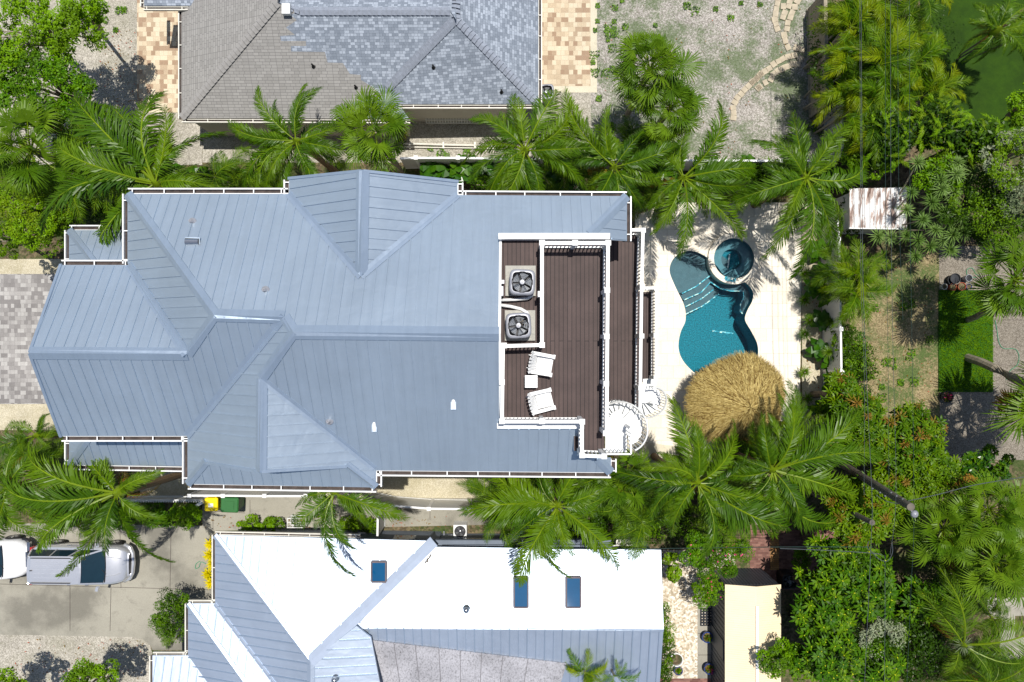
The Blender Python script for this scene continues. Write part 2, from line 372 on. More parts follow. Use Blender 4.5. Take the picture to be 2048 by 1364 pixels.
# pool outline, spa outline
POOL = smooth_loop([(1339, 538), (1352, 512), (1378, 503), (1405, 509), (1430, 530), (1455, 560), (1490, 566), (1503, 580), (1505, 598), (1494, 622), (1490, 640), (1502, 662), (1514, 690), (1512, 718), (1490, 760), (1440, 775), (1405, 758), (1372, 730), (1358, 700), (1360, 668), (1370, 640), (1368, 610), (1350, 572)], 6) if False else [Vector(v) for v in ()]
POOLPX = [(1339, 540), (1350, 514), (1378, 502), (1404, 509), (1430, 528), (1455, 558), (1485, 562), (1504, 580), (1505, 600), (1494, 622), (1490, 640), (1502, 662), (1515, 690), (1513, 718), (1490, 755), (1440, 770), (1398, 752), (1368, 724), (1357, 696), (1361, 665), (1371, 640), (1368, 610), (1350, 572)]
pool = [Vector((p.x, p.y, 0)) for p in smooth_loop([P(x, y) for x, y in POOLPX], 6)]
def with_hole(outer, hole, z, mat):
    """flat sheet with a hole: bridge to the nearest outer corner and tessellate"""
    mb = MB(); fl = [[Vector((p[0], p[1], 0)) for p in outer], [Vector((p[0], p[1], 0)) for p in hole]]
    allp = fl[0]+fl[1]
    for t in tessellate_polygon(fl):
        a, b, c = (allp[i] for i in t)
        if (b-a).cross(c-a).z < 0: t = (t[0], t[2], t[1])
        mb.face([(allp[i].x, allp[i].y, z) for i in t], mat)
    return mb
_c = P(1468, 517, .18); SPC = Vector((_c.x, _c.y, 0))
ins = [(p-SPC).length < 1.14 for p in pool]; st_ = next(i for i in range(len(pool)) if ins[i] and not ins[i-1]); run = [i for i in range(len(pool)) if ins[i]]
k_ = st_; keep = []
while ins[k_ % len(pool)]: k_ += 1
rest = [pool[(k_+j) % len(pool)] for j in range(len(pool)-(k_-st_))]
a1 = math.atan2((rest[-1]-SPC).y, (rest[-1]-SPC).x); a2 = math.atan2((rest[0]-SPC).y, (rest[0]-SPC).x)
while a2 > a1: a2 -= 2*math.pi
hole = rest+[SPC+Vector((math.cos(a1+(a2-a1)*j/20), math.sin(a1+(a2-a1)*j/20), 0))*1.14 for j in range(1, 20)]
struct('ground', with_hole([(-160, -160), (160, -160), (160, 160), (-160, 160)], hole, 0, M['soil']))
deckpx = [(1270, 405), (1602, 405), (1603, 560), (1600, 762), (1602, 900), (1440, 900), (1330, 890), (1270, 880)]
struct('pool_deck', with_hole([P(x, y) for x, y in deckpx], hole, .012, M['pooldeck']))
patch('shell_yard', [(1182, -30), (1652, -30), (1652, 325), (1182, 325)], M['shell'], .004)
patch('shell_yard', [(-60, -60), (275, -60), (275, 215), (404.5, 228), (404.5, 330), (-60, 330)], M['shell_plain'], .004)
patch('side_yard', [(405, 182), (1182, 182), (1182, 325), (405, 325)], M['shell_plain'], .004)
patch('concrete_border', [(1060, -30), (1194, -30), (1194, 185), (1060, 185)], M['concrete_pale'], .008)
patch('paver_terrace', [(1060, -30), (1181, -30), (1181, 172), (1060, 172)], M['tan_pavers'], .012)
patch('paver_drive', [(274, -30), (400, -30), (400, 225), (274, 225)], M['tan_pavers'], .012)
patch('sand_bed', [(-60, 518), (250, 518), (250, 860), (-60, 860)], M['sand'], .004)
patch('paver_drive', [(-60, 548), (300, 548), (300, 808), (-60, 808)], M['grey_pavers'], .008)
patch('sand_bed', [(280, 930), (1000, 925), (1000, 1012), (280, 1000)], M['sand'], .004)
patch('sand_bed', [(1255, 880), (1400, 885), (1400, 940), (1255, 930)], M['concrete_pale'], .008)
patch('planting_bed', [(1604, 405), (1648, 405), (1648, 880), (1604, 880)], M['sand'], .004)
patch('concrete_walk', [(405, 990), (1180, 1000), (1180, 1045), (405, 1062)], M['concrete'], .0105)
drv = [(-60, 1045), (435, 1052), (440, 1300), (305, 1300), (300, 1290), (285, 1278), (262, 1274), (-60, 1268)]
patch('concrete_drive', drv, M['concrete'], .008)
patch('shell_bed', [(-60, 1268), (262, 1274), (285, 1278), (300, 1290), (308, 1320), (308, 1400), (-60, 1400)], M['shell_plain'], .006)
patch('side_path', [(1395, 1140), (1424, 1140), (1424, 1358), (1395, 1358)], M['concrete'], .012)
patch('pebble_bed', [(1325, 1100), (1470, 1100), (1470, 1358), (1325, 1358)], M['pebble'], .008)
patch('brick_terrace', [(1320, 1357), (1460, 1357), (1460, 1400), (1320, 1400)], M['red_bricks'], .014)
patch('brick_terrace', [(1500, 1060), (1680, 1060), (1680, 1180), (1500, 1180)], M['red_bricks'], .008)
patch('brick_path', [(1540, 1062), (1558, 1062), (1558, 1140), (1540, 1140)], M['tan_bricks'], .014)
patch('lawn', [(1840, -60), (2120, -60), (2120, 262), (1840, 262)], M['lawn'], .004)
patch('dry_yard', [(1700, 520), (1880, 500), (1882, 860), (1700, 860)], M['drygrass'], .004)
patch('patio', [(1878, 492), (2120, 492), (2120, 920), (1880, 920)], M['patio'], .008)
patch('rear_path', [(1975, 1195), (2120, 1195), (2120, 1228), (2030, 1232), (2030, 1275), (2120, 1275), (2120, 1320), (2000, 1320), (2000, 1240), (1975, 1232)], M['concrete'], .008)
rnd = random.Random(5)
# seams in the concrete drive: thin dark grooves
mb = MB()
for a, b in (((0, 1168), (430, 1180)), ((140, 1172), (140, 1262)), ((222, 1176), (220, 1262)), ((342, 1060), (340, 1178)), ((20, 1120), (20, 1168)), ((240, 1058), (242, 1176)), ((500, 1000), (500, 1045)), ((620, 1000), (620, 1045)), ((860, 1003), (860, 1040)), ((426, 1000), (426, 1060)), ((426, 1022), (490, 1026))):
    mb.bar(P(*a, .012), P(*b, .012), .02, .004, M['gutter_dark'])
for y in (1160, 1267, 1310): mb.bar(P(1396, y, .016), P(1423, y, .016), .02, .004, M['gutter_dark'])
for y in (640, 730, 785): mb.bar(P(1986, y, .012), P(2100, y, .012), .02, .004, M['gutter_dark'])
struct('paving_joints', mb)
# thick artificial turf panel and grass blades
def blades(name, px, n, h, mats, label, dens_noise=True):
    mb = MB(); xs = [p[0] for p in px]; ys = [p[1] for p in px]
    for _ in range(n):
        a, b = rnd.uniform(min(xs), max(xs)), rnd.uniform(min(ys), max(ys))
        p = P(a, b, 0); t = rnd.uniform(0, 6.28); hh = h*rnd.uniform(.5, 1.2); w_ = .02
        d = Vector((math.cos(t), math.sin(t), 0)); s_ = Vector((-d.y, d.x, 0))*w_
        mb.face([p+s_, p-s_, p+d*hh*.8+Vector((0, 0, hh))], rnd.choice(mats))
    o = mb.build(name); return tag(o, label, 'grass', None, 'stuff')
patch('turf_panel', [(1877, 580), (1986, 580), (1986, 784), (1877, 784)], M['turf'], .04)
blades('turf_blades', [(1878, 582), (1984, 782)], 9000, .13, [M['bright'], M['mid'], M['bright']], 'bright green thick turf panel on the patio')
# water, basin
wet = MB(); zw = -.1
SH = M['shelf']; PL_ = M['plaster']
def basin(loop, z0, z1, m):
    for i in range(len(loop)):
        a, b = loop[i], loop[(i+1) % len(loop)]
        wet.face([(a.x, a.y, z0), (a.x, a.y, z1), (b.x, b.y, z1), (b.x, b.y, z0)], m)
basin(pool, .012, -1.5, M['plaster'])
wet.poly([(p.x, p.y, -1.5) for p in pool], PL_)
def inpx(px, z): return [P(x, y, z) for x, y in px]
# tanning shelf, three steps and the bench along the right wall
def step(px, z, tile=None):
    wet.slab(inpx(px, z), 1.45+z, SH, M['plaster'])
    if tile:
        q = inpx(tile, z+.012)
        for a, b in zip(q, q[1:]): wet.bar(a, b, .05, .02, M['tile'])
s1 = [(1362, 586), (1390, 573), (1428, 547), (1446, 560), (1456, 520), (1400, 480), (1320, 480), (1320, 586)]
step(s1, -.3, [(1364, 587), (1392, 573), (1410, 559), (1427, 546)])
step([(1366, 600), (1400, 586), (1421, 564), (1440, 575), (1460, 580), (1486, 581), (1488, 595), (1480, 610), (1478, 622), (1490, 634), (1530, 634), (1530, 545), (1440, 540), (1390, 560), (1350, 570)], -.52, [(1368, 600), (1402, 585), (1421, 564), (1440, 577), (1462, 582), (1486, 582), (1488, 594), (1481, 609), (1480, 621), (1488, 632)])
step([(1366, 614), (1400, 598), (1427, 578), (1430, 565), (1360, 590)], -.75, [(1370, 614), (1402, 598), (1427, 579)])
step([(1368, 629), (1405, 612), (1438, 588), (1436, 570), (1360, 595)], -1.0, [(1370, 629), (1405, 612), (1438, 588)])
wet.bar(P(1425, 662, -1.47), P(1466, 667, -1.47), .08, .03, M['tile'])
struct('pool_basin', wet)
mb = MB(); mb.poly([(p.x, p.y, zw) for p in pool], M['water']); w1 = struct('water', mb)
# spa: raised white ring standing in the pool corner
sc_ = P(1468, 517, .18); M['spa_plaster'] = pm('spa_plaster', (.12, .24, .28, 1), .8, 0, .12, 5); sp = thing('spa', 'round raised spa with a white coping ring beside the pool', 'spa', (sc_.x, sc_.y, 0))
mb = MB(); ro, ri = 1.22, .97
mb.lathe((sc_.x, sc_.y, 0), [(ro, -1.4), (ro, .14), (ro+.02, .15), (ro+.02, .2), (ri, .2), (ri, .15)], M['pooldeck'], 48); mb.build('coping', sp)
mb = MB(); mb.lathe((sc_.x, sc_.y, 0), [(ri, .16), (ri, -.18), (.50, -.18), (.50, -.5), (.01, -.5)], M['spa_plaster'], 48)
mb.lathe((sc_.x, sc_.y, 0), [(.49, -.49), (.01, -.49)], M['plaster'], 40); mb.bar(sc_+Vector((0, .3, -.66)), sc_+Vector((-.1, -.4, -.66)), .07, .03, M['white']); mb.build('bench', sp)
mb = MB(); mb.lathe((sc_.x, sc_.y, 0), [(ri-.002, .1), (.005, .1)], M['water'], 48); mb.build('water', sp)
mb = MB(); a = P(1456, 558, .2); mb.box((a.x+.1, a.y-.02, .205), (.55, .2, .02), M['tile'], R(-12)); mb.build('spillway', sp)

# ------------------------------------------------------------------ roof helpers
class Pln:
    def __init__(s, a, b, c): s.a, s.b, s.c = a, b, c
    def z(s, x, y): return s.a*x+s.b*y+s.c
    def v(s, px, py):
        ux, uy = (px-1024)/F, (682-py)/F
        t = (H-s.c)/(1+s.a*ux+s.b*uy); return Vector((ux*t, uy*t, H-t))
def PD(p, d, k): d = Vector(d).normalized(); return Pln(k*d.x, k*d.y, p.z-k*(d.x*p.x+d.y*p.y))
def P3(p, q, r):
    n = (q-p).cross(r-p); return Pln(-n.x/n.z, -n.y/n.z, p.z+(n.x*p.x+n.y*p.y)/n.z)
def roof_face(name, parent, pl, px, mat, pitch=.33, th=.1, rib=True, seed=0, ribm=None, ribw=.028, ribh=.04, label=None, world=None):
    pts = world or [pl.v(x, y) for x, y in px]
    g = Vector((pl.a, pl.b)); g = g.normalized() if g.length > 1e-4 else Vector((0, 1)); e = Vector((-g.y, g.x)); k = math.sqrt(1+pl.a**2+pl.b**2)
    mb = MB(); mb.slab(pts, th, mat, None, [(e.x*p.x+e.y*p.y, (g.x*p.x+g.y*p.y)*k) for p in pts])
    if rib:
        ts = [e.x*p.x+e.y*p.y for p in pts]; t = min(ts)+pitch*.5; i = 0
        while t < max(ts):
            hits = []
            for j in range(len(pts)):
                a, b = pts[j], pts[(j+1) % len(pts)]; ta, tb = ts[j], ts[(j+1) % len(pts)]
                if (ta-t)*(tb-t) < 0: f = (t-ta)/(tb-ta); hits.append(a.lerp(b, f))
            hits.sort(key=lambda p: g.x*p.x+g.y*p.y)
            for a, b in zip(hits[::2], hits[1::2]):
                if (b-a).length > .25:
                    d = (b-a).normalized()*.05; up = Vector((0, 0, ribh*.4))
                    hgt = ribh*(1.25 if i % 2 else .8)
                    mb.bar(a+d+up, b-d+up, ribw*(1.3 if i % 2 else .8), hgt, ribm or mat)
            t += pitch; i += 1
    return mb.build(name, parent, label=label)
def cap(parent, p, q, A, B, mat, w=.17, valley=False, lift=.05, name='ridge_cap', segs=1):
    d = (q-p); d2 = Vector((d.x, d.y)).normalized(); n = Vector((-d2.y, d2.x))
    f = max if valley else min
    mb = MB(); l0, l1, c0, c1, r0, r1 = [], [], [], [], [], []
    def pt(o, s_):
        x, y = o.x+n.x*s_, o.y+n.y*s_; return Vector((x, y, f(A.z(x, y), B.z(x, y))+lift))
    a = [pt(p, w), pt(p, w*.5)+Vector((0, 0, .01)), p+Vector((0, 0, lift+.02)), pt(p, -w*.5)+Vector((0, 0, .01)), pt(p, -w)]
    b = [pt(q, w), pt(q, w*.5)+Vector((0, 0, .01)), q+Vector((0, 0, lift+.02)), pt(q, -w*.5)+Vector((0, 0, .01)), pt(q, -w)]
    for i in range(4): mb.face([a[i], a[i+1], b[i+1], b[i]], mat)
    dz = Vector((0, 0, -lift-.02))
    mb.face([a[0], b[0], b[0]+dz, a[0]+dz], mat); mb.face([a[4], a[4]+dz, b[4]+dz, b[4]], mat)
    mb.face([a[0], a[0]+dz, a[4]+dz, a[4], a[2]], mat); mb.face([b[0], b[2], b[4], b[4]+dz, b[0]+dz], mat)
    return mb.build(name, parent)
def gutter(parent, a, b, out, w=.15, mat='white', pitch=1.0, name='gutter'):
    """open channel hung on an eave: fascia, dark trough, white outer lip and hangers"""
    a, b = Vector(a), Vector(b); o = Vector((out[0], out[1], 0)).normalized(); mb = MB(); W = M[mat]
    dn = Vector((0, 0, -.05)); d = (b-a).normalized()
    mb.bar(a+o*w*.5+Vector((0, 0, -.14)), b+o*w*.5+Vector((0, 0, -.14)), w, .02, M['gutter_dark'])
    mb.bar(a+o*(w+.02)+Vector((0, 0, -.085)), b+o*(w+.02)+Vector((0, 0, -.085)), .045, .13, W)
    mb.bar(a+o*.012+Vector((0, 0, -.11)), b+o*.012+Vector((0, 0, -.11)), .024, .12, W)
    n = max(1, int((b-a).length/pitch))
    for i in range(n+1):
        p = a.lerp(b, (i+.15+rnd.uniform(-.08, .08))/(n+.3)); mb.bar(p+Vector((0, 0, -.03)), p+o*(w+.02)+Vector((0, 0, -.03)), .035, .015, W)
    return mb.build(name, parent)
def walls(parent, px_world, z0, z1, mat, name='wall', wins=True):
    mb = MB(); n = len(px_world); fr = []
    for i in range(n):
        a, b = Vector(px_world[i]+(0,)), Vector(px_world[(i+1) % n]+(0,)); mb.face([(a.x, a.y, z0), (b.x, b.y, z0), (b.x, b.y, z1), (a.x, a.y, z1)], M[mat], [(0, 0), ((b-a).length, 0), ((b-a).length, z1-z0), (0, z1-z0)])
    wo = mb.build(name, parent)
    if wins:
        for i in range(n):
            a, b = Vector(px_world[i]+(0,)), Vector(px_world[(i+1) % n]+(0,)); L_ = (b-a).length
            if L_ < 2: continue
            d = (b-a)/L_; o = Vector((d.y, -d.x, 0)); k = int(L_/2.6)
            for s_ in range(k):
                c = a+d*L_*(s_+.5)/k
                for zz in ([1.5] if z1 < 5 else [1.6, 4.9]):
                    wb = MB(); wb.box((c+o*.02+Vector((0, 0, zz))), (1.0, .08, 1.1), M['white'], math.atan2(d.y, d.x)); wd = wb.build('window', parent)
                    wb = MB(); wb.box((c+o*.065+Vector((0, 0, zz))), (.86, .02, .96), M['glass'], math.atan2(d.y, d.x)); wb.build('pane', wd)
    return wo

# ------------------------------------------------------------------ the main house
ze = 9.9; MR, MC = M['metal'], M['metal_cap']
house = thing('beach_house', 'tall three storey beach house with a blue grey metal hip roof and brown roof decks', 'house', (0, 0, 0))
N = PD(P(600, 390, ze), (0, -1), .57)
rB0, rB1 = N.v(588, 664), N.v(998, 668); rA0, rA1 = N.v(430, 630), N.v(569, 634)
Wp = P3(P(255, 388, ze), P(255, 527, ze), rA0)
S1 = P3(P(122, 872, ze), P(375, 872, ze), rA1)
g0, g1 = S1.v(60, 706), S1.v(375, 708)
GN = P3(P(122, 530, ze), P(258, 530, ze), g0)
W2 = P3(P(375, 872, ze), P(375, 968, ze), rB0)
Sp = P3(P(750, 942, ze), P(1222, 945, ze), rB1)
d0 = Sp.v(523, 757); d1 = W2.v(521, 943)
E2 = P3(P(752, 938, ze), P(752, 972, ze), d0)
S3 = PD(P(560, 970, ze), (0, 1), .57)
dn1 = N.v(722, 553)
DW = P3(P(578, 357, ze), P(578, 387, ze), dn1); DE = P3(P(915, 363, ze), P(915, 390, ze), dn1)
E1 = P3(P(1254, 392, ze), P(1254, 482, ze), N.v(1178, 470))
E3 = P3(P(1222, 945, ze), P(1222, 915, ze), Sp.v(1195, 917))
def rf(pl, px, **k): return roof_face('roof_panel', house, pl, px, MR, **k)
rf(N, [(255, 388), (578, 388), (722, 553), (917, 390), (1254, 392), (1178, 470), (998, 470), (998, 668), (588, 664), (569, 634), (430, 630)])
rf(Wp, [(255, 388), (255, 527), (375, 708), (430, 630)])
rf(GN, [(122, 530), (258, 530), (375, 708), (60, 706)])
rf(S1, [(60, 706), (375, 708), (430, 630), (569, 634), (375, 872), (122, 872)])
rf(W2, [(375, 872), (569, 634), (588, 664), (523, 757), (521, 943), (412, 925), (375, 968)])
rf(E2, [(523, 757), (752, 938), (752, 975), (692, 933), (521, 943)])
rf(S3, [(375, 968), (412, 921), (692, 923), (752, 975)])
rf(Sp, [(588, 664), (998, 668), (998, 857), (1165, 857), (1165, 915), (1195, 915), (1222, 945), (752, 941), (523, 757)])
rf(DW, [(578, 357), (578, 387), (722, 553), (725, 342)])
rf(DE, [(915, 363), (725, 342), (722, 553), (915, 390)])
rf(E1, [(1254, 392), (1254, 482), (1222, 480), (1220, 470), (1178, 470)])
rf(E3, [(1222, 945), (1195, 915), (1222, 915)])
def cp(p, q, A, B, **k): return cap(house, p, q, A, B, MC, **k)
cp(N.v(255, 388), rA0, N, Wp); cp(rA0, rA1, N, S1, w=.2); cp(rA1, rB0, N, W2); cp(rB0, rB1, N, Sp, w=.22)
cp(g0, g1, GN, S1, w=.2); cp(Wp.v(258, 530), g1, Wp, GN, valley=True, w=.14, lift=.035); cp(g1, rA0, Wp, S1)
cp(S1.v(375, 872), rA1, S1, W2, valley=True, w=.13, lift=.035); cp(rB0, d0, W2, Sp); cp(d0, d1, W2, E2, w=.17)
cp(d0, E2.v(750, 937), E2, Sp, valley=True, w=.1, lift=.035)
cp(W2.v(375, 968), W2.v(412, 923), W2, S3, w=.14); cp(E2.v(752, 975), E2.v(692, 930), E2, S3, w=.14)
cp(dn1, DE.v(725, 342), DW, DE, w=.2)
cp(DW.v(577, 388), dn1, DW, N, valley=True, w=.12, lift=.035); cp(DE.v(916, 390), dn1, DE, N, valley=True, w=.12, lift=.035)
cp(E1.v(1254, 392), E1.v(1180, 468), N, E1, w=.16); cp(E3.v(1222, 945), E3.v(1196, 917), Sp, E3, w=.16)
# rake trims on the gable edges
for a, b in ((g0, P(122, 530, ze)), (g0, P(122, 872, ze)), (DE.v(725, 342), P(578, 357, ze)), (DE.v(725, 342), P(915, 363, ze)), (d1, W2.v(412, 925)), (d1, E2.v(692, 933))):
    mb = MB(); mb.bar(a+Vector((0, 0, -.04)), b+Vector((0, 0, -.04)), .09, .16, MC); mb.build('rake_trim', house)
# gable wall behind the front gable
mb = MB(); a, b = W2.v(412, 920), E2.v(692, 925); mb.face([a+Vector((0, .35, -.1)), b+Vector((0, .35, -.1)), d1+Vector((0, .35, -.15))], M['wall']); mb.build('gable_wall', house)
for a, b, o in (((255, 387), (575, 387), (0, 1)), ((255, 387), (255, 527), (-1, 0)), ((122, 531), (256, 531), (0, 1)), ((122, 872), (375, 872), (0, -1)), ((375, 872), (375, 968), (-1, 0)), ((375, 968), (752, 974), (0, -1)), ((752, 974), (752, 943), (1, 0)), ((752, 941), (1222, 945), (0, -1)), ((1222, 945), (1222, 918), (1, 0)), ((578, 359), (578, 388), (-1, 0)), ((915, 365), (915, 391), (1, 0)), ((917, 392), (1254, 394), (0, 1)), ((1252, 392), (1252, 482), (1, 0))):
    gutter(house, P(*a, ze), P(*b, ze), o)
# low side roofs one storey down
zl = 7.3
LN = PD(P(200, 460, zl), (0, -1), .5); LW = P3(P(138, 460, zl), P(138, 528, zl), LN.v(192, 528))
LS = PD(P(250, 930, zl), (0, 1), .5); LV = P3(P(138, 930, zl), P(138, 878, zl), LS.v(180, 872))
rf(LN, [(138, 460), (256, 460), (256, 540), (192, 530)]); rf(LW, [(138, 460), (192, 530), (138, 530)])
rf(LS, [(138, 930), (180, 872), (378, 868), (378, 932)]); rf(LV, [(138, 930), (138, 872), (180, 872)])
cap(house, LN.v(138, 460), LN.v(192, 530), LN, LW, MC, .14); cap(house, LS.v(138, 930), LS.v(180, 872), LS, LV, MC, .14)
for a, b, o in (((138, 460), (256, 460), (0, 1)), ((138, 460), (138, 527), (-1, 0)), ((138, 930), (376, 934), (0, -1)), ((138, 880), (138, 930), (-1, 0))): gutter(house, P(*a, zl), P(*b, zl), o)
walls(house, [(-16.2, -3.9), (-10.1, -3.9), (-10.1, -4.55), (-5.0, -4.55), (-5.0, -4.1), (2.6, -4.1), (2.6, 4.5), (-2.2, 4.5), (-2.2, 5.0), (-7.1, 5.0), (-7.1, 4.5), (-12.6, 4.5), (-12.6, 3.6), (-16.2, 3.6)], 0, 7.25, 'wall')
walls(house, [(-14.3, -2.9), (-10.4, -2.9), (-10.4, -4.4), (-5.1, -4.4), (-5.1, -4.0), (2.6, -4.0), (2.6, 4.4), (-2.3, 4.4), (-2.3, 4.9), (-7.0, 4.9), (-7.0, 4.4), (-12.6, 4.4), (-12.6, 2.2), (-14.3, 2.2)], 7.25, 9.85, 'wall', wins=False)
# roof vents
def vent_hood(px, py, pl, rz, L_=.42, w_=.26):
    c = pl.v(px, py); mb = MB(); n = 8; rings = []
    for x, s_ in ((-L_/2, 1), (L_/2, .85)):
        rings.append([c+Matrix.Rotation(rz, 3, 'Z') @ Vector((x, math.cos(t)*w_/2*s_, .02+math.sin(t)*w_/2*s_)) for t in (math.pi*k/n for k in range(n+1))])
    mb.loft(rings, M['white'] if rz else M['steel'], False); mb.face(rings[0], M['white']); mb.face(rings[1][::-1], M['gutter_dark'])
    mb.box(c+Vector((0, 0, .03)), (L_*1.15, w_*1.15, .02), M['metal_cap'], rz); mb.build('roof_vent', house, smooth=False)
vent_hood(386, 484, N, 0); vent_hood(907, 808, Sp, R(-90), .30, .14); vent_hood(749, 853, Sp, R(-90), .30, .14)
for x, y, pl in ((385, 443, N), (531, 580, N), (659, 842, Sp)):
    c = pl.v(x, y); mb = MB(); mb.lathe(c, [(.13, 0), (.10, .03), (.05, .05), (.045, .2), (.03, .2), (.03, .05), (.01, .05)], M['grey_plastic'], 14); mb.build('vent_pipe', house, smooth=True)
# ---- decks
M['membrane_seam'] = pm('membrane_seam', L(120, 118, 122), .9, 0, .2)
z1, z2, z3 = 10.8, 7.8, 4.8
def wpoly(px, z): return [P(x, y, z) for x, y in px]
def deckfloor(px, z, name='deck_floor'):
    pts = wpoly(px, z); mb = MB(); mb.slab(pts, .18, M['deck'], M['white'], [(p.y, p.x) for p in pts]); return mb.build(name, house)
deckfloor([(1001, 476), (1209, 476), (1209, 902), (1148, 902), (1148, 872), (1159, 872), (1159, 842), (1001, 842)], z1)
deckfloor([(1208, 440), (1277, 466), (1277, 812), (1208, 812)], z2)
deckfloor([(1268, 585), (1307, 583), (1307, 764), (1268, 764)], z3)
mb = MB()      # upstand between roof and roof deck
for a, b in (((998, 476), (998, 668)), ((998, 668), (998, 850))):
    A, B = P(*a, z1), P(*b, z1)
    top = [Vector((A.x, A.y, N.z(A.x, A.y) if a[1] < 600 else rB1.z)), Vector((B.x, B.y, rB1.z if b[1] < 700 else Sp.z(B.x, B.y)))]
    mb.face([A+Vector((0, 0, -.2)), B+Vector((0, 0, -.2)), top[1], top[0]], M['metal'])
    mb.bar(top[0]+Vector((.05, 0, .0)), top[1]+Vector((.05, 0, .0)), .08, .06, M['white'])
mb.build('flashing', house)
def parapet(px0, px1, z, w, h, name='parapet'):
    mb = MB(); a, b = P(*px0, z+h), P(*px1, z+h); c = (a+b)/2; d = b-a
    mb.box((c.x, c.y, z+h/2-.1), (abs(d.x) if abs(d.x) > .3 else w, abs(d.y) if abs(d.y) > .3 else w, h+.2), M['white']); mb.build(name, house)
parapet((997, 472), (1220, 472), z1, .19, .36); parapet((994, 852), (1168, 852), z1, .17, .3)
def railing(pts, zf, h=1.03, posts=None, bal=.125, parent=None, tw=.11, closed=False, name='railing'):
    """white top rail, bottom rail, balusters and capped posts; pts are pixel positions of the top rail"""
    q = [P(x, y, zf+h) for x, y in pts]; mb = MB()
    for a, b in zip(q, q[1:]):
        n = max(1, round((b-a).length/bal)); d = (b-a).normalized()
        mb.bar(a, b, tw, .05, M['white']); dz = Vector((0, 0, -h+.1)); mb.bar(a+dz, b+dz, .05, .05, M['white'])
        for i in range(1, n):
            p = a.lerp(b, i/n); mb.bar(p+Vector((0, 0, -.02)), p+dz, .035, .035, M['white'])
    r = mb.build(name, parent or house)
    for p in ([P(x, y, zf+h) for x, y in (posts or pts)]):
        pb = MB(); pb.box((p.x, p.y, zf+h/2), (.12, .12, h+.06), M['white']); pb.box((p.x, p.y, zf+h+.05), (.17, .17, .04), M['white']); pb.build('post', r)
    return r
railing([(1084, 486), (1084, 690), (1010, 692)], z1, posts=[(1084, 486), (1081, 588), (1084, 690), (1008, 691)])
railing([(1084, 486), (1150, 486), (1216, 486)], z1, posts=[(1150, 486), (1216, 486)])
railing([(1216, 486), (1213, 870)], z1, posts=[(1214, 581), (1213, 673), (1212, 767), (1211, 866)])
railing([(1006, 692), (1004, 843)], z1, posts=[(1004, 764), (1004, 842)])
railing([(1004, 843), (1164, 843), (1164, 911), (1212, 913)], z1, posts=[(1084, 842), (1164, 843), (1164, 910), (1208, 912)])
railing([(1258, 460), (1286, 460), (1283, 575), (1280, 818)], z2, posts=[(1286, 461), (1284, 573), (1283, 672), (1281, 776)])
railing([(1285, 576), (1313, 576), (1312, 755)], z3, posts=[(1312, 577), (1311, 670), (1311, 756)])
# deck posts to the ground
for x, y, z in ((4.45, 3.6, z2), (4.45, 0, z2), (4.45, -2.0, z2), (5.6, 1.8, z3), (5.6, -1.4, z3)):
    mb = MB(); mb.box((x, y, z/2-.1), (.2, .2, z-.2), M['white']); mb.build('column', house)
# ---- spiral stairs
def spiral(cpx, ztop, drop, rad, a_start, turn, label, landing=None):
    c = P(*cpx, ztop); s_ = thing('spiral_stair', label, 'staircase', (c.x, c.y, ztop-drop)); W = M['white']
    mb = MB(); mb.tube([(c.x, c.y, ztop-drop), (c.x, c.y, ztop+1.0)], .05, W, 10); mb.build('centre_pole', s_)
    n = int(drop/.2); rail = []
    bl = MB()
    for i in range(n+1):
        a = a_start+turn*i/n; z = ztop-drop*i/n; da = turn/n*1.5
        if i < n:
            mb = MB(); k = 4
            pts = [Vector((c.x, c.y, z))]+[Vector((c.x+rad*math.cos(a+da*j/k), c.y+rad*math.sin(a+da*j/k), z)) for j in range(k+1)]
            if turn < 0: pts = [pts[0]]+pts[:0:-1]
            mb.slab(pts, .04, W); mb.build('tread', s_)
        rr = rad+.02
        for f in ((0, .5) if i < n else (0,)):
            aa = a+turn/n*f; zz = z-drop/n*f
            p = Vector((c.x+rr*math.cos(aa), c.y+rr*math.sin(aa), zz)); bl.bar(p, p+Vector((0, 0, .95)), .022, .022, W)
            rail.append(p+Vector((0, 0, .97)))
    bl.build('balusters', s_)
    mb = MB(); mb.tube(rail, .03, W, 6); mb.build('handrail', s_, smooth=True)
    return s_, c
st, c = spiral((1251, 850), z1, 3.0, .66, R(-78), R(290), 'white spiral staircase from the upper deck landing down to the middle deck')
mb = MB(); mb.slab(wpoly([(1211, 905), (1211, 848), (1224, 826), (1238, 819), (1253, 848), (1254, 904)], z1-.004), .06, M['white']); mb.build('landing', st)
r = MB()
q = [P(x, y, z1+1) for x, y in ((1214, 908), (1262, 908), (1262, 868))]
for a, b in zip(q, q[1:]):
    r.bar(a, b, .05, .05, M['white']); r.bar(a+Vector((0, 0, -.95)), b+Vector((0, 0, -.95)), .04, .04, M['white'])
    n = max(2, int((b-a).length/.11))
    for i in range(n+1): p = a.lerp(b, i/n); r.bar(p, p+Vector((0, 0, -1)), .025, .025, M['white'])
r.build('landing_railing', st)
st2, c2 = spiral((1297, 806), z2, 3.0, .62, R(95), R(-300), 'white spiral staircase curling from the middle deck down to the lowest deck')
mb = MB(); mb.slab(wpoly([(1280, 768), (1304, 768), (1297, 806), (1280, 806)], z2-.004), .06, M['white']); mb.build('landing', st2)
mb = MB(); mb.slab(wpoly([(1286, 758), (1312, 756), (1312, 776), (1286, 776)], z3+.02), .06, M['white']); mb.build('lower_landing', st2)
mb = MB(); mb.tube([(c2.x, c2.y, 0), (c2.x, c2.y, z2-3)], .05, M['white'], 10); mb.build('support_pole', st2)
mb = MB(); mb.tube([(c.x, c.y, 0), (c.x, c.y, z1-3)], .05, M['white'], 10); mb.build('support_pole', st)

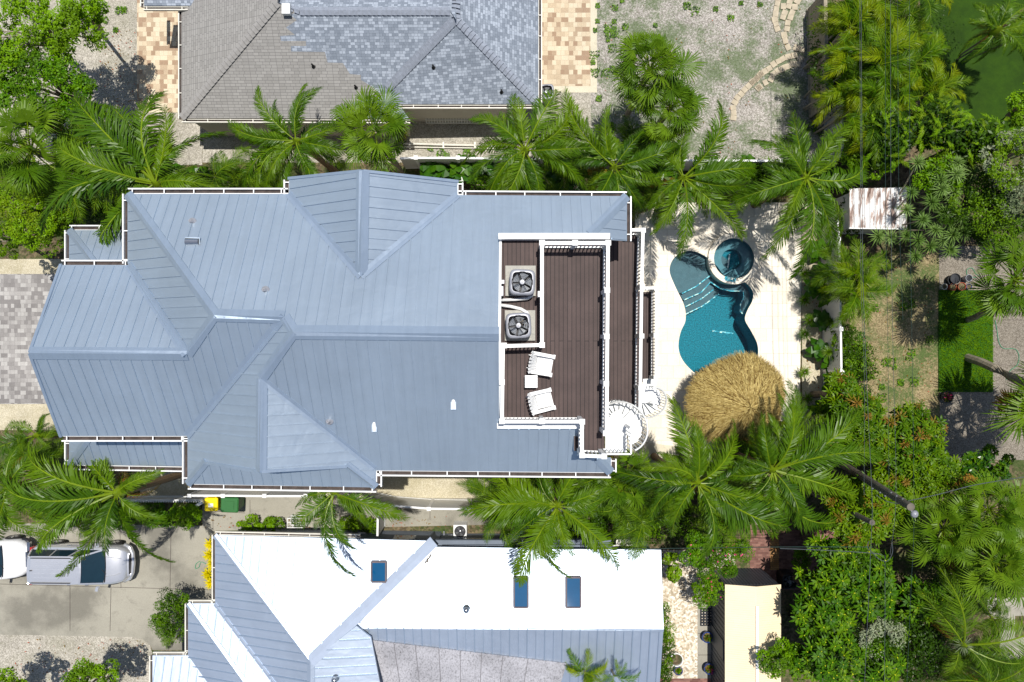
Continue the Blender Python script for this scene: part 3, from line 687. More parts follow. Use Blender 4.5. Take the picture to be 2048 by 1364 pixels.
# ------------------------------------------------------------------ the grey shingled house (top of the photo)
nh = thing('shingle_house', 'low house with a grey asphalt shingle hip roof partly patched in newer blue grey', 'house', (0, 0, 0))
zn = 2.5
NS = PD(P(600, 236, zn), (0, 1), .45); NR = P3(NS.v(912, 38), NS.v(775, 178), P(1077, 208, zn))
h0 = NS.v(555, 5); NW = P3(P(363, 236, zn), P(363, 100, zn), h0)
pk = NR.v(912, 38); NE = P3(P(1077, 208, zn), P(1077, 0, zn), pk)
NN = PD(NS.v(700, 22), (0, -1), .45)
def patch_attr(o, allnew=None):
    me = o.data; at = me.color_attributes.new(name='patch', type='FLOAT_COLOR', domain='CORNER')
    for i, lp in enumerate(me.loops):
        v = 1.0 if allnew is None else allnew; at.data[i].color = (v, v, v, 1)
def shingle(pl, px, new):
    o = roof_face('roof_panel', nh, pl, px, M['shingles'], rib=False, th=.15); patch_attr(o, new); return o
shingle(NW, [(363, 236), (363, -80), (555, -80), (555, 5)], 0.)
# irregular edge between old and new shingles, stepped course by course
bx = [(600, 22), (580, 30), (594, 40), (572, 55), (590, 70), (560, 72), (562, 82), (612, 82), (612, 92), (582, 92), (582, 103), (650, 104), (655, 125), (686, 126), (700, 148), (722, 150), (722, 160), (742, 172), (765, 190), (705, 205), (730, 237)]
shingle(NS, [(363, 236), (555, 5), (600, 22)]+bx[1:]+[], 0.)
shingle(NS, bx+[(818, 237), (775, 178), (912, 38), (900, 22)], 1.)
shingle(NR, [(772, 208), (775, 178), (912, 38), (1077, 208)], 1.)
shingle(NE, [(1077, 208), (912, 38), (912, -80), (1077, -80)], 1.)
shingle(NN, [(555, 5), (555, -80), (912, -80), (912, 38), (900, 22), (600, 22)], 1.)
def scap(p, q, A, B, mat='shingle_cap', w=.16):
    cap(nh, p, q, A, B, M[mat], w, lift=.04); n = int((q-p).length/.2); mb = MB()
    d2 = (q-p).normalized(); nn = Vector((-d2.y, d2.x, 0)).normalized()
    for i in range(n):      # overlapping cap shingles
        c = p.lerp(q, (i+.5)/n)
        def z(o): return min(A.z(o.x, o.y), B.z(o.x, o.y))+.065
        for s_ in (1, -1):
            a, b = c, c+nn*w*s_*1.1; e = d2*.088
            pts = [a-e+Vector((0, 0, .085)), b-e, b+e, a+e+Vector((0, 0, .06))]
            pts[1].z = z(pts[1])+.03; pts[2].z = z(pts[2])-.02
            pts[0].z = z(pts[0])+.035; pts[3].z = z(pts[3])-.008
            mb.face(pts if s_ < 0 else pts[::-1], M[mat])
    mb.build('cap_shingles', nh)
scap(NW.v(363, 236), h0, NS, NW, 'shingle_cap_old'); scap(h0, NS.v(600, 22), NS, NN, w=.13); scap(NS.v(600, 22), NS.v(900, 22), NS, NN)
scap(NR.v(1077, 208), pk, NR, NE); scap(pk, NR.v(775, 178), NR, NS); scap(pk, NE.v(912, -80), NE, NN)
for a, b, o in (((363, 237), (820, 239), (0, -1)), ((363, 237), (363, -60), (-1, 0)), ((1077, 209), (1077, -60), (1, 0))): gutter(nh, P(*a, zn), P(*b, zn), o, .12, 'cream_white')
gutter(nh, NR.v(775, 209), NR.v(1077, 209), (0, -1), .12, 'cream_white')
walls(nh, [(-14.4, 9.9), (-4.9, 9.9), (-4.9, 10.6), (.6, 10.6), (.6, 26), (-14.4, 26)], 0, 2.4, 'wall', wins=False)
mb = MB(); c = NS.v(575, 22); mb.box(c+Vector((0, 0, .12)), (.34, .42, .2), M['white']); mb.build('roof_vent', nh)
for x, y in ((627, 133), (712, 175), (867, 135), (1003, 184)):
    c = (NS if x < 800 else NR).v(x, y); mb = MB(); mb.lathe(c, [(.09, 0), (.05, .05), (.04, .25), (.02, .25)], M['rubber'], 10); mb.build('vent_pipe', nh)
# small roof of the entrance at the top left
PR = PD(P(330, 11, 2.7), (0, 1), .3); o = roof_face('roof_panel', nh, PR, [(288, 11), (400, 11), (400, -40), (288, -40)], M['shingles'], rib=False, th=.15); patch_attr(o, 1.)
gutter(nh, P(286, 12, 2.7), P(375, 12, 2.7), (0, -1), .12, 'cream_white'); gutter(nh, P(287, 12, 2.7), P(287, -40, 2.7), (-1, 0), .12, 'cream_white')
# lattice leaning under the eave, pipe on the side yard
lt = MB(); a, b = P(850, 215, .9), P(955, 215, .9)
for i in range(20): p = a.lerp(b, i/19); lt.bar(p, p+Vector((0, -.55, -.6)), .05, .02, M['cream_white'])
for i in range(6): dv = Vector((0, -.11*i, -.12*i+.02)); lt.bar(a+dv, b+dv, .05, .02, M['cream_white'])
tag(lt.build('lattice_panel'), 'white garden lattice leaning under the eave of the shingled house', 'lattice')
pp = MB(); pp.tube([P(800, 287, .12), P(905, 290, .12), P(1010, 292, .12)], .05, M['cream_white'], 8); pp.tube([P(800, 294, .1), P(1010, 297, .1)], .03, M['cream_white'], 8)
for x in (820, 887, 950): pp.box(P(x, 291, .08), (.08, .3, .16), M['cream_white'])
tag(pp.build('ground_pipe'), 'cream pipe running along the ground between the two houses', 'pipe')

# ------------------------------------------------------------------ the white roofed house (bottom of the photo)
wh = thing('white_roof_house', 'single storey house with a gleaming white standing seam roof and three skylights', 'house', (0, 0, 0))
zs = 3.4; WR, WC = M['white_metal'], M['white_cap']
WN = PD(P(650, 1073, zs), (0, -1), .30); WN2 = PD(P(1100, 1099, zs), (0, -1), .30)
ap = WN.v(622, 1322); WW = P3(P(430, 1070, zs), P(430, 1200, zs), ap)
rd0, rd1 = WN2.v(715, 1252), WN2.v(1327, 1257)
WS = PD(rd1, (0, 1), .28)
WE = P3(ap, rd0, WS.v(745, 1277)+Vector((0, 0, .0)))
WE = PD(ap, (-1, 0), .12)
WN3 = PD(P(400, 1208, zs), (0, -1), .30); WW3 = P3(P(376, 1207, zs), P(376, 1340, zs), WN3.v(490, 1364))
WN4 = PD(P(340, 1311, zs), (0, -1), .30)
def wf(pl, px, **k): return roof_face('roof_panel', wh, pl, px, WR, .37, ribm=MC if pl is not WN2 else None, ribw=.034, ribh=.06, **k)
wf(WN, [(430, 1070), (865, 1082), (713, 1250), (622, 1322)])
wf(WN2, [(865, 1094), (1322, 1100), (1327, 1257), (713, 1252)], rib=False)
wf(WW, [(430, 1070), (622, 1322), (622, 1420), (590, 1420), (430, 1207)])
wf(WN3, [(376, 1207), (430, 1207), (590, 1420), (530, 1420)])
wf(WW3, [(376, 1207), (530, 1420), (440, 1420), (376, 1340)])
wf(WN4, [(305, 1311), (376, 1311), (455, 1420), (305, 1420)])
wf(WE, [(622, 1322), (713, 1252), (742, 1275), (770, 1420), (622, 1420)])
wf(WS, [(713, 1252), (1327, 1257), (1316, 1420), (770, 1420), (742, 1275)])
def wc(p, q, A, B, **k): return cap(wh, p, q, A, B, k.pop('mat', WC), **k)
wc(WN.v(430, 1070), ap, WN, WW, w=.12); wc(WN3.v(376, 1207), WN3.v(530, 1420), WN3, WW3, w=.12)
wc(ap, WN.v(868, 1082), WN, WN2, w=.24, valley=True, lift=.06, mat=M['flash']); wc(rd0, rd1, WN2, WS, w=.14); wc(ap, WE.v(622, 1420), WW, WE, w=.16)
wc(WW.v(430, 1207), WW.v(590, 1420), WW, WN3, w=.08, valley=True, lift=.03)
mb = MB(); mt = [WS.v(x, y)+Vector((0, 0, .08)) for x, y in ((745, 1279), (1133, 1325), (1105, 1420), (772, 1420))]; mb.slab(mt, .07, M['membrane'])
for f in (.11, .22, .34, .45, .56, .67, .8): mb.bar(mt[0].lerp(mt[1], f)+Vector((0, 0, .003)), mt[3].lerp(mt[2], f)+Vector((0, 0, .003)), .03, .008, M['membrane_seam'])
mb.build('membrane_roof', wh)
for a, b, o in (((430, 1070), (720, 1076), (0, 1)), ((430, 1070), (430, 1207), (-1, 0)), ((376, 1208), (430, 1208), (0, 1)), ((376, 1208), (376, 1311), (-1, 0)), ((305, 1312), (374, 1312), (0, 1)), ((305, 1312), (305, 1400), (-1, 0))): gutter(wh, P(*a, zs), P(*b, zs), o, .11, 'cream_white')
walls(wh, [(-13.0, -15.5), (-13.0, -9.05), (-3.4, -9.2), (-3.4, -9.3), (6.2, -9.3), (6.2, -20), (-15, -20), (-15, -15.5)][::-1], 0, 3.3, 'wall_grey')
for x0, y0, x1, y1, pl in ((744, 1122, 773, 1162, WN), (1028, 1153, 1056, 1213, WN2), (1132, 1153, 1161, 1213, WN2)):
    q = [pl.v(x, y) for x, y in ((x0, y0), (x1, y0), (x1, y1), (x0, y1))]; k = MB()
    for i in range(4): k.bar(q[i]+Vector((0, 0, .07)), q[(i+1) % 4]+Vector((0, 0, .07)), .07, .14, M['bronze'])
    s_ = k.build('skylight', wh); k = MB(); k.face([v+Vector((0, 0, .11)) for v in q[::-1]], M['skyglass']); k.build('pane', s_)
for x, y, pl in ((933, 1217, WN2), (671, 1356, WE)):
    c = pl.v(x, y); mb = MB(); mb.lathe(c, [(.16, 0), (.13, .03), (.1, .05), (.1, .2), (.13, .2), (.1, .27), (.01, .29)], M['steel'], 16); mb.build('roof_vent', wh, smooth=True)
# debris and a cable on the white roof
mb = MB(); mb.tube([WN2.v(x, y)+Vector((0, 0, .03)) for x, y in ((875, 1115), (900, 1112), (940, 1113), (990, 1108), (1025, 1106))], .012, M['wire_dark'], 5); mb.build('roof_cable', wh)
mb = MB()
for i in range(9): c = WN2.v(862-i*1.2+rnd.uniform(-2, 2), 1110+i*1.8); mb.box(c+Vector((0, 0, .03)), (.09, .05, .03), M['bark'], rnd.uniform(0, 3))
mb.build('leaf_debris', wh)
# grey step wall features along its upper side
mb = MB(); mb.box(P(1020, 1087, 2.6), (9.0, .35, .2), M['wall_grey']); mb.build('ledge', wh)
for x, wd in ((1030, .9), (1246, .75)): 
    mb = MB(); c = P(x, 1086, 2.2); mb.box(c+Vector((0, .15, 0)), (wd, .3, .9), M['cream_white']); mb.build('bay_window', wh)
# ------------------------------------------------------------------ fences and boundary walls
def fence(name, label, px, h=1.75, posts=(), mat='white', panel=None, tw=.09, th=.06):
    f = thing(name, label, 'fence', tuple(P(*px[0], h).xy)+(0,))
    q = [P(x, y, h) for x, y in px]; mb = MB()
    for a, b in zip(q, q[1:]): mb.bar(a+Vector((0, 0, -h/2-.02)), b+Vector((0, 0, -h/2-.02)), .045, h-.06, M[panel or mat])
    mb.build('panel', f)
    mb = MB()
    for a, b in zip(q, q[1:]): mb.bar(a, b, tw, th, M[mat]); mb.bar(a+Vector((0, 0, -h+.12)), b+Vector((0, 0, -h+.12)), tw*.8, .08, M[mat])
    mb.build('rail', f)
    for x, y in posts:
        p = P(x, y, h); mb = MB(); mb.box((p.x, p.y, h/2+.02), (.13, .13, h+.04), M[mat]); mb.box((p.x, p.y, h+.06), (.18, .18, .05), M[mat]); mb.build('post', f)
    return f
M['vinyl'] = pm('vinyl_panel', (.62, .62, .6, 1), .5, 0, .05)
fence('vinyl_fence', 'white vinyl privacy fence along the south side of the beach house behind the bins', [(378, 991), (447, 991), (530, 992), (612, 992)], 1.8, [(380, 991), (447, 991), (530, 991), (612, 991)], panel='vinyl')
fence('vinyl_fence', 'curving white vinyl fence beside the sand strip between the two metal roofed houses', [(730, 1001), (780, 1011), (858, 1017), (935, 1018), (1010, 1019), (1090, 1020), (1180, 1022)], 1.8, [(858, 1017), (935, 1018), (1010, 1019), (1180, 1022)], panel='vinyl')
fence('vinyl_fence', 'short white gate fence standing between the curved fence and the white roofed house', [(756, 1022), (755, 1072)], 1.8, [(756, 1022)], panel='vinyl')
fence('vinyl_fence', 'long white vinyl fence below the shingle house along the north garden bed', [(800, 317), (832, 316), (916, 316), (1060, 318), (1290, 320), (1420, 321), (1560, 322), (1672, 322)], 1.8, [(832, 316), (916, 316), (1420, 321), (1560, 322)], panel='vinyl')
fence('vinyl_fence', 'white vinyl fence along the planting bed east of the pool', [(1676, 440), (1680, 560), (1681, 658), (1683, 775), (1684, 800)], 1.8, [(1676, 478), (1680, 560), (1681, 658), (1683, 744)], panel='vinyl')
fence('board_fence', 'weathered wooden fence in the shade of the palms at the far yard', [(1650, -20), (1653, 115), (1655, 210)], 1.9, [(1653, 115)], mat='bark_pale', panel='bark_pale', tw=.16)
fence('board_fence', 'grey fence section with a white cap rail beside the wires', [(1684, 190), (1685, 310)], 1.8, [(1685, 310)], mat='cream_white', panel='vinyl')
def picket(px0, px1, label, n):
    f = thing('picket_fence', label, 'fence', tuple(P(*px0, 0).xy)+(0,)); a, b = P(*px0, 1.1), P(*px1, 1.1)
    mb = MB(); mb.bar(a, b, .05, .06, M['white']); mb.bar(a+Vector((0, 0, -.7)), b+Vector((0, 0, -.7)), .05, .06, M['white']); mb.build('rail', f)
    mb = MB()
    for i in range(n): p = a.lerp(b, i/(n-1))+Vector((0, -.04, 0)); mb.bar(p+Vector((0, 0, .15)), p+Vector((0, 0, -1.05)), .07, .03, M['white'])
    k = mb.build('picket', f); return f
picket((240, 1000), (405, 1000), 'white picket fence behind the clipped hedge next to the bins', 34)
mb = MB(); mb.bar(P(384, 1016, 1.0), P(406, 1004, 1.2), .14, .1, M['white']); mb.bar(P(384, 1016, .5), P(406, 1004, .6), .1, .9, M['vinyl']); tag(mb.build('garden_gate'), 'small open white gate leaf at the end of the hedge by the yellow bin', 'gate')

# ------------------------------------------------------------------ air conditioning units
M['blade'] = pm('fan_blade', (.42, .44, .46, 1), .3, .5, .1)
def condenser(name, label, cpx, z, size=.85, h=.75, rz=0, pad=None, par=None, conduit=None, col='grey_plastic'):
    c = P(cpx[0], cpx[1], z+h); c.z = z
    t = thing(name, label, 'air conditioner', tuple(c), rz, 'air conditioning units'); hw = size/2
    mb = MB()
    prof = [(hw*.98, 0), (hw*.98, h*.88), (hw*.97, h*.96), (hw*.90, h), (hw*.76, h)]
    mb.lathe((0, 0, .0), prof, M[col], 40, sq=5); mb.build('casing', t, smooth=True, local=True)
    ri = hw*.78
    mb = MB(); mb.lathe((0, 0, 0), [(ri*1.04, h+.004), (ri, h+.012), (ri*.97, h-.02), (ri*.95, h-.3), (.01, h-.3)], M['dark_metal'], 32); mb.build('fan_well', t, local=True)
    mb = MB(); mb.lathe((0, 0, 0), [(.09, h-.2), (.09, h-.02), (.07, h+.02), (.01, h+.025)], M['grey_plastic'], 20)
    for k in range(5):
        a = k*2*math.pi/5; pts = [Vector((.08*math.cos(a+q), .08*math.sin(a+q), h-.16+e)) for q, e in ((-.3, .03), (.3, -.03))]+[Vector((ri*.93*math.cos(a+q), ri*.93*math.sin(a+q), h-.14+e)) for q, e in ((.62, -.04), (.12, 0), (-.42, .05))]
        mb.face([pts[0], pts[1], pts[2], pts[3], pts[4]], M['blade'])
    mb.build('fan', t, local=True)
    mb = MB()
    for r in (.25, .4, .55, .7, .85, 1.0):
        n = 36; mb.tube([(ri*r*math.cos(2*math.pi*k/n), ri*r*math.sin(2*math.pi*k/n), h+.0) for k in range(n+1)], .004, M['dark_metal'], 3, cap=False)
    for k in range(4): a = .5+k*math.pi/2; mb.tube([(.08*math.cos(a), .08*math.sin(a), h+.005), (ri*math.cos(a), ri*math.sin(a), h+.005)], .009, M['dark_metal'], 4)
    mb.build('grille', t, local=True)
    if pad:
        pc = P(*pad[0], z); mb = MB(); mb.box((pc.x, pc.y, z+.04), (pad[1], pad[2], .08), M['pad'])
        tag(mb.build('concrete_pad'), pad[3], 'pad')
    return t
condenser('condenser_unit', 'grey square condenser with a round fan, the upper of two on the roof deck', (1044.5, 564), z1+.08, .83, .72, R(-2), ((1041, 562), .98, .98, 'pale square pad under the upper condenser on the roof deck'))
condenser('condenser_unit', 'grey square condenser with leaves in its fan, the lower of two on the roof deck', (1037, 651), z1+.08, .82, .72, R(3), ((1040, 651), .98, .98, 'pale square pad under the lower condenser on the roof deck'))
condenser('condenser_unit', 'grey condenser standing on the ground at the corner of the shingle house', (1093, 183), .02, .74, .7, R(4))
condenser('condenser_unit', 'dark condenser in the tree shade at the corner of the beige shed', (1580, 1164), .02, .72, .75, R(3), col='dark_metal')
def conduit(px, z, r, label, zs=None):
    mb = MB(); q = [P(x, y, z+(zs[i] if zs else 0)) for i, (x, y) in enumerate(px)]
    mb.tube(q, r, M['white'], 8); tag(mb.build('refrigerant_line', smooth=True), label, 'pipe')
conduit([(1002, 600), (1030, 599), (1055, 597), (1063, 592), (1066, 585)], z1+.2, .05, 'white pipe bending from the roof edge to the upper condenser')
conduit([(1000, 610), (1022, 613), (1042, 618), (1054, 625), (1058, 634)], z1+.2, .055, 'white pipe curving from the roof edge to the lower condenser')
mb = MB(); c = P(1003, 583, z1+.4); mb.box(c, (.12, .3, .5), M['grey_plastic']); mb.box(c+Vector((.04, .3, .05)), (.1, .12, .12), M['grey_plastic']); tag(mb.build('electrical_box'), 'small grey electrical box at the roof edge beside the upper condenser', 'electrical box')
mb = MB(); cu = [o for o in bpy.data.objects if o.get('label', '').startswith('grey square condenser with leaves')][0]
for k in range(12): a_, r_ = rnd.uniform(0, 1.2), rnd.uniform(.1, .26); mb.box((r_*math.cos(a_), r_*math.sin(a_), .70), (.05, .025, .012), M['flash'] if k == 0 else M['bark'], rnd.uniform(0, 3))
mb.build('leaf_debris', cu, local=True)
# mini split on the ground: its fan looks up out of a white case
c = P(920, 1063, .75); t = thing('split_unit', 'small white square outdoor unit on the mulch above the white roof', 'air conditioner', (c.x, c.y, 0))
mb = MB(); mb.box((c.x, c.y, .38), (.62, .62, .75), M['white']); mb.build('casing', t)
mb = MB(); mb.lathe((c.x, c.y, 0), [(.27, .756), (.26, .775), (.25, .76), (.01, .76)], M['dark_metal'], 28); mb.build('fan_well', t)
mb = MB()
for k in range(4):
    a = k*math.pi/2+.4; mb.face([Vector((c.x+.22*math.cos(a+q)*s_, c.y+.22*math.sin(a+q)*s_, .765)) for q, s_ in ((0, .2), (-.3, 1), (.35, 1))], M['steel'])
mb.lathe((c.x, c.y, 0), [(.06, .768), (.01, .785)], M['steel'], 12); mb.build('fan', t)
# pipes lying in front of the ledge
mb = MB()
for x0, x1, y in ((870, 905, 1071), (900, 935, 1075)): mb.tube([P(x0, y, .3), P((x0+x1)/2, y+2, .35), P(x1, y-1, .3)], .03, M['grey_plastic'], 6)
mb.tube([P(888, 1062, .3), P(888, 1080, .3)], .03, M['grey_plastic'], 6); tag(mb.build('wall_pipes'), 'grey pipework beside the small white outdoor unit', 'pipe')

# ------------------------------------------------------------------ deck furniture
def adirondack(cpx, rz, label):
    c = P(*cpx, z1+.35); t = thing('adirondack_chair', label, 'chair', (c.x, c.y, z1), rz, 'white deck chairs'); t.scale = (.84, .84, .9); W = M['white']
    mb = MB()          # seat slats, front edge at +x
    for i in range(6): x = .33-i*.1; mb.box((x, 0, .36-i*.022), (.097, .58, .022), W, 0)
    mb.build('seat', t, local=True)
    mb = MB()
    for i in range(7):  # fanned back slats leaning back
        a = (i-3)*.075; b0 = Vector((-.24, (i-3)*.08, .28)); l = .80-.012*(i-3)**2
        b1 = b0+Vector((-.36*l, math.sin(a)*l*1.0, .80*l)); mb.bar(b0, b1, .098, .02, W)
    mb.bar((-.42, -.34, .6), (-.42, .34, .6), .06, .03, W); mb.build('backrest', t, local=True)
    for s_ in (-1, 1):
        mb = MB(); mb.bar((-.42, s_*.36, .565), (.40, s_*.345, .58), .13, .025, W); mb.bar((.34, s_*.345, .59), (.42, s_*.345, .59), .16, .024, W); mb.build('armrest', t, local=True)
        mb = MB(); mb.box((.34, s_*.30, .28), (.09, .03, .56), W); mb.build('leg', t, local=True)
        mb = MB(); mb.bar((.36, s_*.27, .34), (-.55, s_*.25, .06), .03, .13, W); mb.build('leg', t, local=True)
    return t
adirondack((1085, 728), R(-10), 'white slatted deck chair near the lower condenser, above the small square table')
adirondack((1085, 801), R(14), 'white slatted deck chair below the small square table on the roof deck')
c = P(1062.5, 763, z1+.48); t = thing('side_table', 'small square white slatted table between the two deck chairs', 'table', (c.x, c.y, z1)); mb = MB()
for i in range(5): mb.box((-.0, -.16+i*.08, .47), (.40, .074, .024), M['white'])
mb.build('table_top', t, local=True)
for a in (-.15, .15):
    for b in (-.15, .15): mb = MB(); mb.box((a, b, .23), (.045, .045, .46), M['white']); mb.build('leg', t, local=True)

# ------------------------------------------------------------------ thatched hut
c = P(1499, 815, 3.9); ax, ay = c.x, c.y
rim = [Vector((P(x, y, 2.1).x, P(x, y, 2.1).y, 2.1)) for x, y in ((1567, 790), (1560, 755), (1540, 733), (1515, 716), (1478, 709), (1440, 724), (1402, 748), (1381, 778), (1378, 812), (1384, 848), (1412, 876), (1450, 880), (1485, 892), (1530, 884), (1552, 862), (1558, 825))]
hut = thing('thatched_hut', 'round tiki hut with a golden straw thatched roof at the pool edge', 'hut', (ax, ay, 0))
mb = MB()
for i in range(len(rim)):
    a, b = rim[i], rim[(i+1) % len(rim)]; m1 = (a+Vector((ax, ay, 3.9)))/2+Vector((0, 0, .12)); m2 = (b+Vector((ax, ay, 3.9)))/2+Vector((0, 0, .12))
    mb.face([a, m1, m2, b], M['straw_dark']); mb.face([m1, (ax, ay, 3.85), m2], M['straw_dark'])
mb.build('roof_underlay', hut)
rs = random.Random(9); mb = MB()
def rimr(a):
    best = None; n = len(rim)
    for i in range(n):
        p, q = rim[i], rim[(i+1) % n]; d = Vector((math.cos(a), math.sin(a))); e = (q-p).xy; r = p.xy-Vector((ax, ay)); den = d.x*e.y-d.y*e.x
        if abs(den) < 1e-6: continue
        t_ = (r.x*e.y-r.y*e.x)/den; u = (r.x*d.y-r.y*d.x)/den
        if t_ > 0 and -.001 <= u <= 1.001: best = t_
    return best or 2
for i in range(20000):
    a = rs.uniform(0, 2*math.pi); f = math.sqrt(rs.random())*.98; RR = rimr(a); a2 = a+rs.gauss(0, .06)
    def pt(f_, aa, dz): r = RR*f_; return Vector((ax+r*math.cos(aa), ay+r*math.sin(aa), 3.9-1.75*f_+.42*f_*(1-f_)+dz))
    l = rs.uniform(.12, .26); dz = rs.uniform(.0, .12)
    p, q = pt(f, a, dz+.02), pt(f+l*(1.05 if f < .8 else .6), a2, dz*.5+rs.uniform(-.02, .05))
    s_ = Vector((-math.sin(a), math.cos(a), 0))*rs.uniform(.006, .016)
    mb.face([p+s_, p-s_, q-s_*.3, q+s_*.3], M[rs.choice(('straw', 'straw', 'straw', 'straw2', 'straw3'))])
mb.build('thatch', hut)
for k in range(6): a = k*math.pi/3+.3; mb = MB(); r = rimr(a)*.78; mb.tube([(ax+r*math.cos(a), ay+r*math.sin(a), 0), (ax+r*math.cos(a), ay+r*math.sin(a), 2.4)], .07, M['bark'], 8); mb.build('post', hut)
mb = MB(); mb.lathe((ax, ay, 0), [(.05, 3.8), (.04, 3.95), (.01, 4.0)], M['straw'], 12); mb.build('finial', hut)

# ------------------------------------------------------------------ vehicles
def ring(x, sec): return [Vector((x, y, z)) for y, z in sec]
def car(name, label, cat, loc, rz, L_=4.45, W_=1.86, paint='silver', truck=False):
    t = thing(name, label, cat, loc, rz); S_ = M[paint]; h = W_/2
    def sec(w, zb, zs_, zt, crown=.03):
        return [(-w*.9, zb), (-w*.985, zb+.12), (-w, zs_-.12), (-w*.985, zs_), (-w*.93, zt-.03), (-w*.8, zt), (-w*.4, zt+crown), (0, zt+crown*1.3), (w*.4, zt+crown), (w*.8, zt), (w*.93, zt-.03), (w*.985, zs_), (w, zs_-.12), (w*.985, zb+.12), (w*.9, zb)]
    st = [(-L_/2, h*.80, .42, .7, .88), (-L_/2+.06, h*.93, .34, .78, 1.02), (-L_/2+.3, h*.99, .28, .8, 1.06), (-.8, h, .28, .8, 1.05), (.3, h, .28, .8, 1.04), (1.1, h, .28, .79, 1.03), (1.5, h*.985, .28, .76, .99), (1.8, h*.95, .3, .72, .93), (L_/2-.2, h*.86, .34, .66, .84), (L_/2-.06, h*.74, .38, .6, .74), (L_/2, h*.62, .42, .55, .66)]
    mb = MB(); rings = [ring(x, sec(w_, zb, zs_, zt)) for x, w_, zb, zs_, zt in st]; mb.loft(rings, S_); mb.face(rings[0], S_); mb.face(rings[-1][::-1], S_); mb.build('body', t, smooth=True, local=True)
    zb, zr = 1.05, 1.62; rb, rt = h*.84, h*.66; xb0, xb1, xr0, xr1 = -L_/2+.1, 1.2, -L_/2+.32, .42
    B = [Vector(v) for v in ((xb0, -rb, zb), (xb1, -rb, zb-.02), (xb1, rb, zb-.02), (xb0, rb, zb))]; T_ = [Vector(v) for v in ((xr0, -rt, zr-.03), (xr1, -rt, zr-.02), (xr1, rt, zr-.02), (xr0, rt, zr-.03))]
    mb = MB(); k = .03
    xm = xb1+.1
    wtop = [T_[1]+Vector((0, 0, .0)), T_[2]]; 
    n = 6; rows = []
    for j in range(n+1):
        f = j/n; y0 = -1+2*f; bow = .1*(1-y0*y0); rows.append((Vector((xr1+bow*.5, rt*y0, zr-.015)), Vector((xb1+bow*1.6, rb*y0, zb-.01))))
    for (a, b), (c_, d) in zip(rows, rows[1:]): mb.face([a, b, d, c_], M['black_glass'])
    mb.build('windshield', t, smooth=True, local=True)
    mb = MB(); mb.face([T_[0], B[0], B[3], T_[3]], M['black_glass']); mb.build('rear_window', t, local=True)
    for s_ in (-1, 1):
        i, j = (0, 1) if s_ < 0 else (3, 2)
        mb = MB(); mb.face([B[i], B[j], T_[j], T_[i]] if s_ < 0 else [B[j], B[i], T_[i], T_[j]], M['black_glass']); mb.build('side_window', t, local=True)
        mb = MB(); 
        for a, b in ((B[j], T_[j]), (B[i], T_[i]), (B[i].lerp(B[j], .36), T_[i].lerp(T_[j], .42)), (B[i].lerp(B[j], .68), T_[i].lerp(T_[j], .78))): mb.bar(a, b, .07, .05, S_)
        mb.build('pillar', t, local=True)
        mb = MB(); mb.tube([(xr0+.15, s_*rt*.93, zr+.05), (xr1-.35, s_*rt*.93, zr+.05)], .02, M['dark_metal'], 6); mb.build('roof_rail', t, local=True)
        mb = MB(); mb.box((.98, s_*(h+.1), 1.08), (.13, .2, .13), S_, s_*.25); mb.build('mirror', t, local=True)
        mb = MB(); mb.face([Vector(v) for v in ((L_/2-.42, s_*h*.88, .80), (L_/2-.12, s_*h*.70, .70), (L_/2-.1, s_*h*.5, .73), (L_/2-.36, s_*h*.62, .86))][::s_], M['lens']); mb.build('headlight', t, local=True)
        for v in mb.v: pass
        mb = MB(); mb.box((-L_/2+.06, s_*h*.82, .92), (.12, .22, .24), M['red']); mb.build('taillight', t, local=True)
        mb = MB()
        for x in (-.5, .35): mb.box((x, s_*(h+.005), .86), (.16, .03, .03), M['steel'])
        mb.build('door_handle', t, local=True)
        for x in (-L_/2+.85, L_/2-.85):
            w_ = MB(); rot = Matrix.Rotation(R(90), 3, 'X'); r0 = .35
            prof = [(r0*.6, -.11), (r0*.96, -.11), (r0, -.07), (r0, .07), (r0*.96, .11), (r0*.6, .11)]
            nn = 24
            rg = [[Vector((x+r*math.cos(2*math.pi*q/nn), s_*(h-.07)+y, .35+r*math.sin(2*math.pi*q/nn))) for q in range(nn)] for r, y in prof]
            w_.loft(rg, M['rubber']); wh_ = w_.build('wheel', t, local=True, smooth=True)
            w_ = MB()
            for q in range(5):
                a = q*2*math.pi/5; w_.bar((x, s_*(h+.03), .35), (x+.2*math.cos(a), s_*(h+.03), .35+.2*math.sin(a)), .03, .07, M['steel'])
            rg = [[Vector((x+r*math.cos(2*math.pi*q/nn), s_*(h+.035+y), .35+r*math.sin(2*math.pi*q/nn))) for q in range(nn)] for r, y in ((.215, .005), (.235, .005), (.235, -.1))]
            w_.loft(rg, M['steel']); w_.build('rim', wh_, local=True)
    # roof
    mb = MB(); k = []
    for x, f in ((xr0-.05, .8), (xr0+.02, .93), (xr0+.14, .99), (xr0+.5, 1), (xr1-.3, 1), (xr1+.0, .96), (xr1+.07, .9)):
        zt = zr-.035 if f < .95 else zr
        k.append([Vector((x+(.05*(1-(y)**2) if x > 0 else 0), y*rt*1.06*f, zt+.035*(1-y*y))) for y in (-1, -.8, -.5, -.2, .2, .5, .8, 1)])
    mb.loft(k, S_, False)
    for y in (-.55, -.25, .05, .35, .62): mb.bar((xr0+.25, y*rt, zr+.035*(1-y*y)+.002), (xr1-.45, y*rt, zr+.035*(1-y*y)+.002), .03, .012, S_)
    mb.build('roof', t, local=True, smooth=False)
    mb = MB(); mb.tube([(xb1+.10+.06*(1-y*y)-.03, y*rb, zb+.0) for y in (-.95, -.6, -.3, 0, .3, .6, .95)], .02, M['dark_metal'], 5); mb.tube([(xb1+.16, -.35, zb+.02), (xb1-.12, .1, zb+.13)], .012, M['dark_metal'], 4); mb.build('wiper', t, local=True)
    mb = MB()
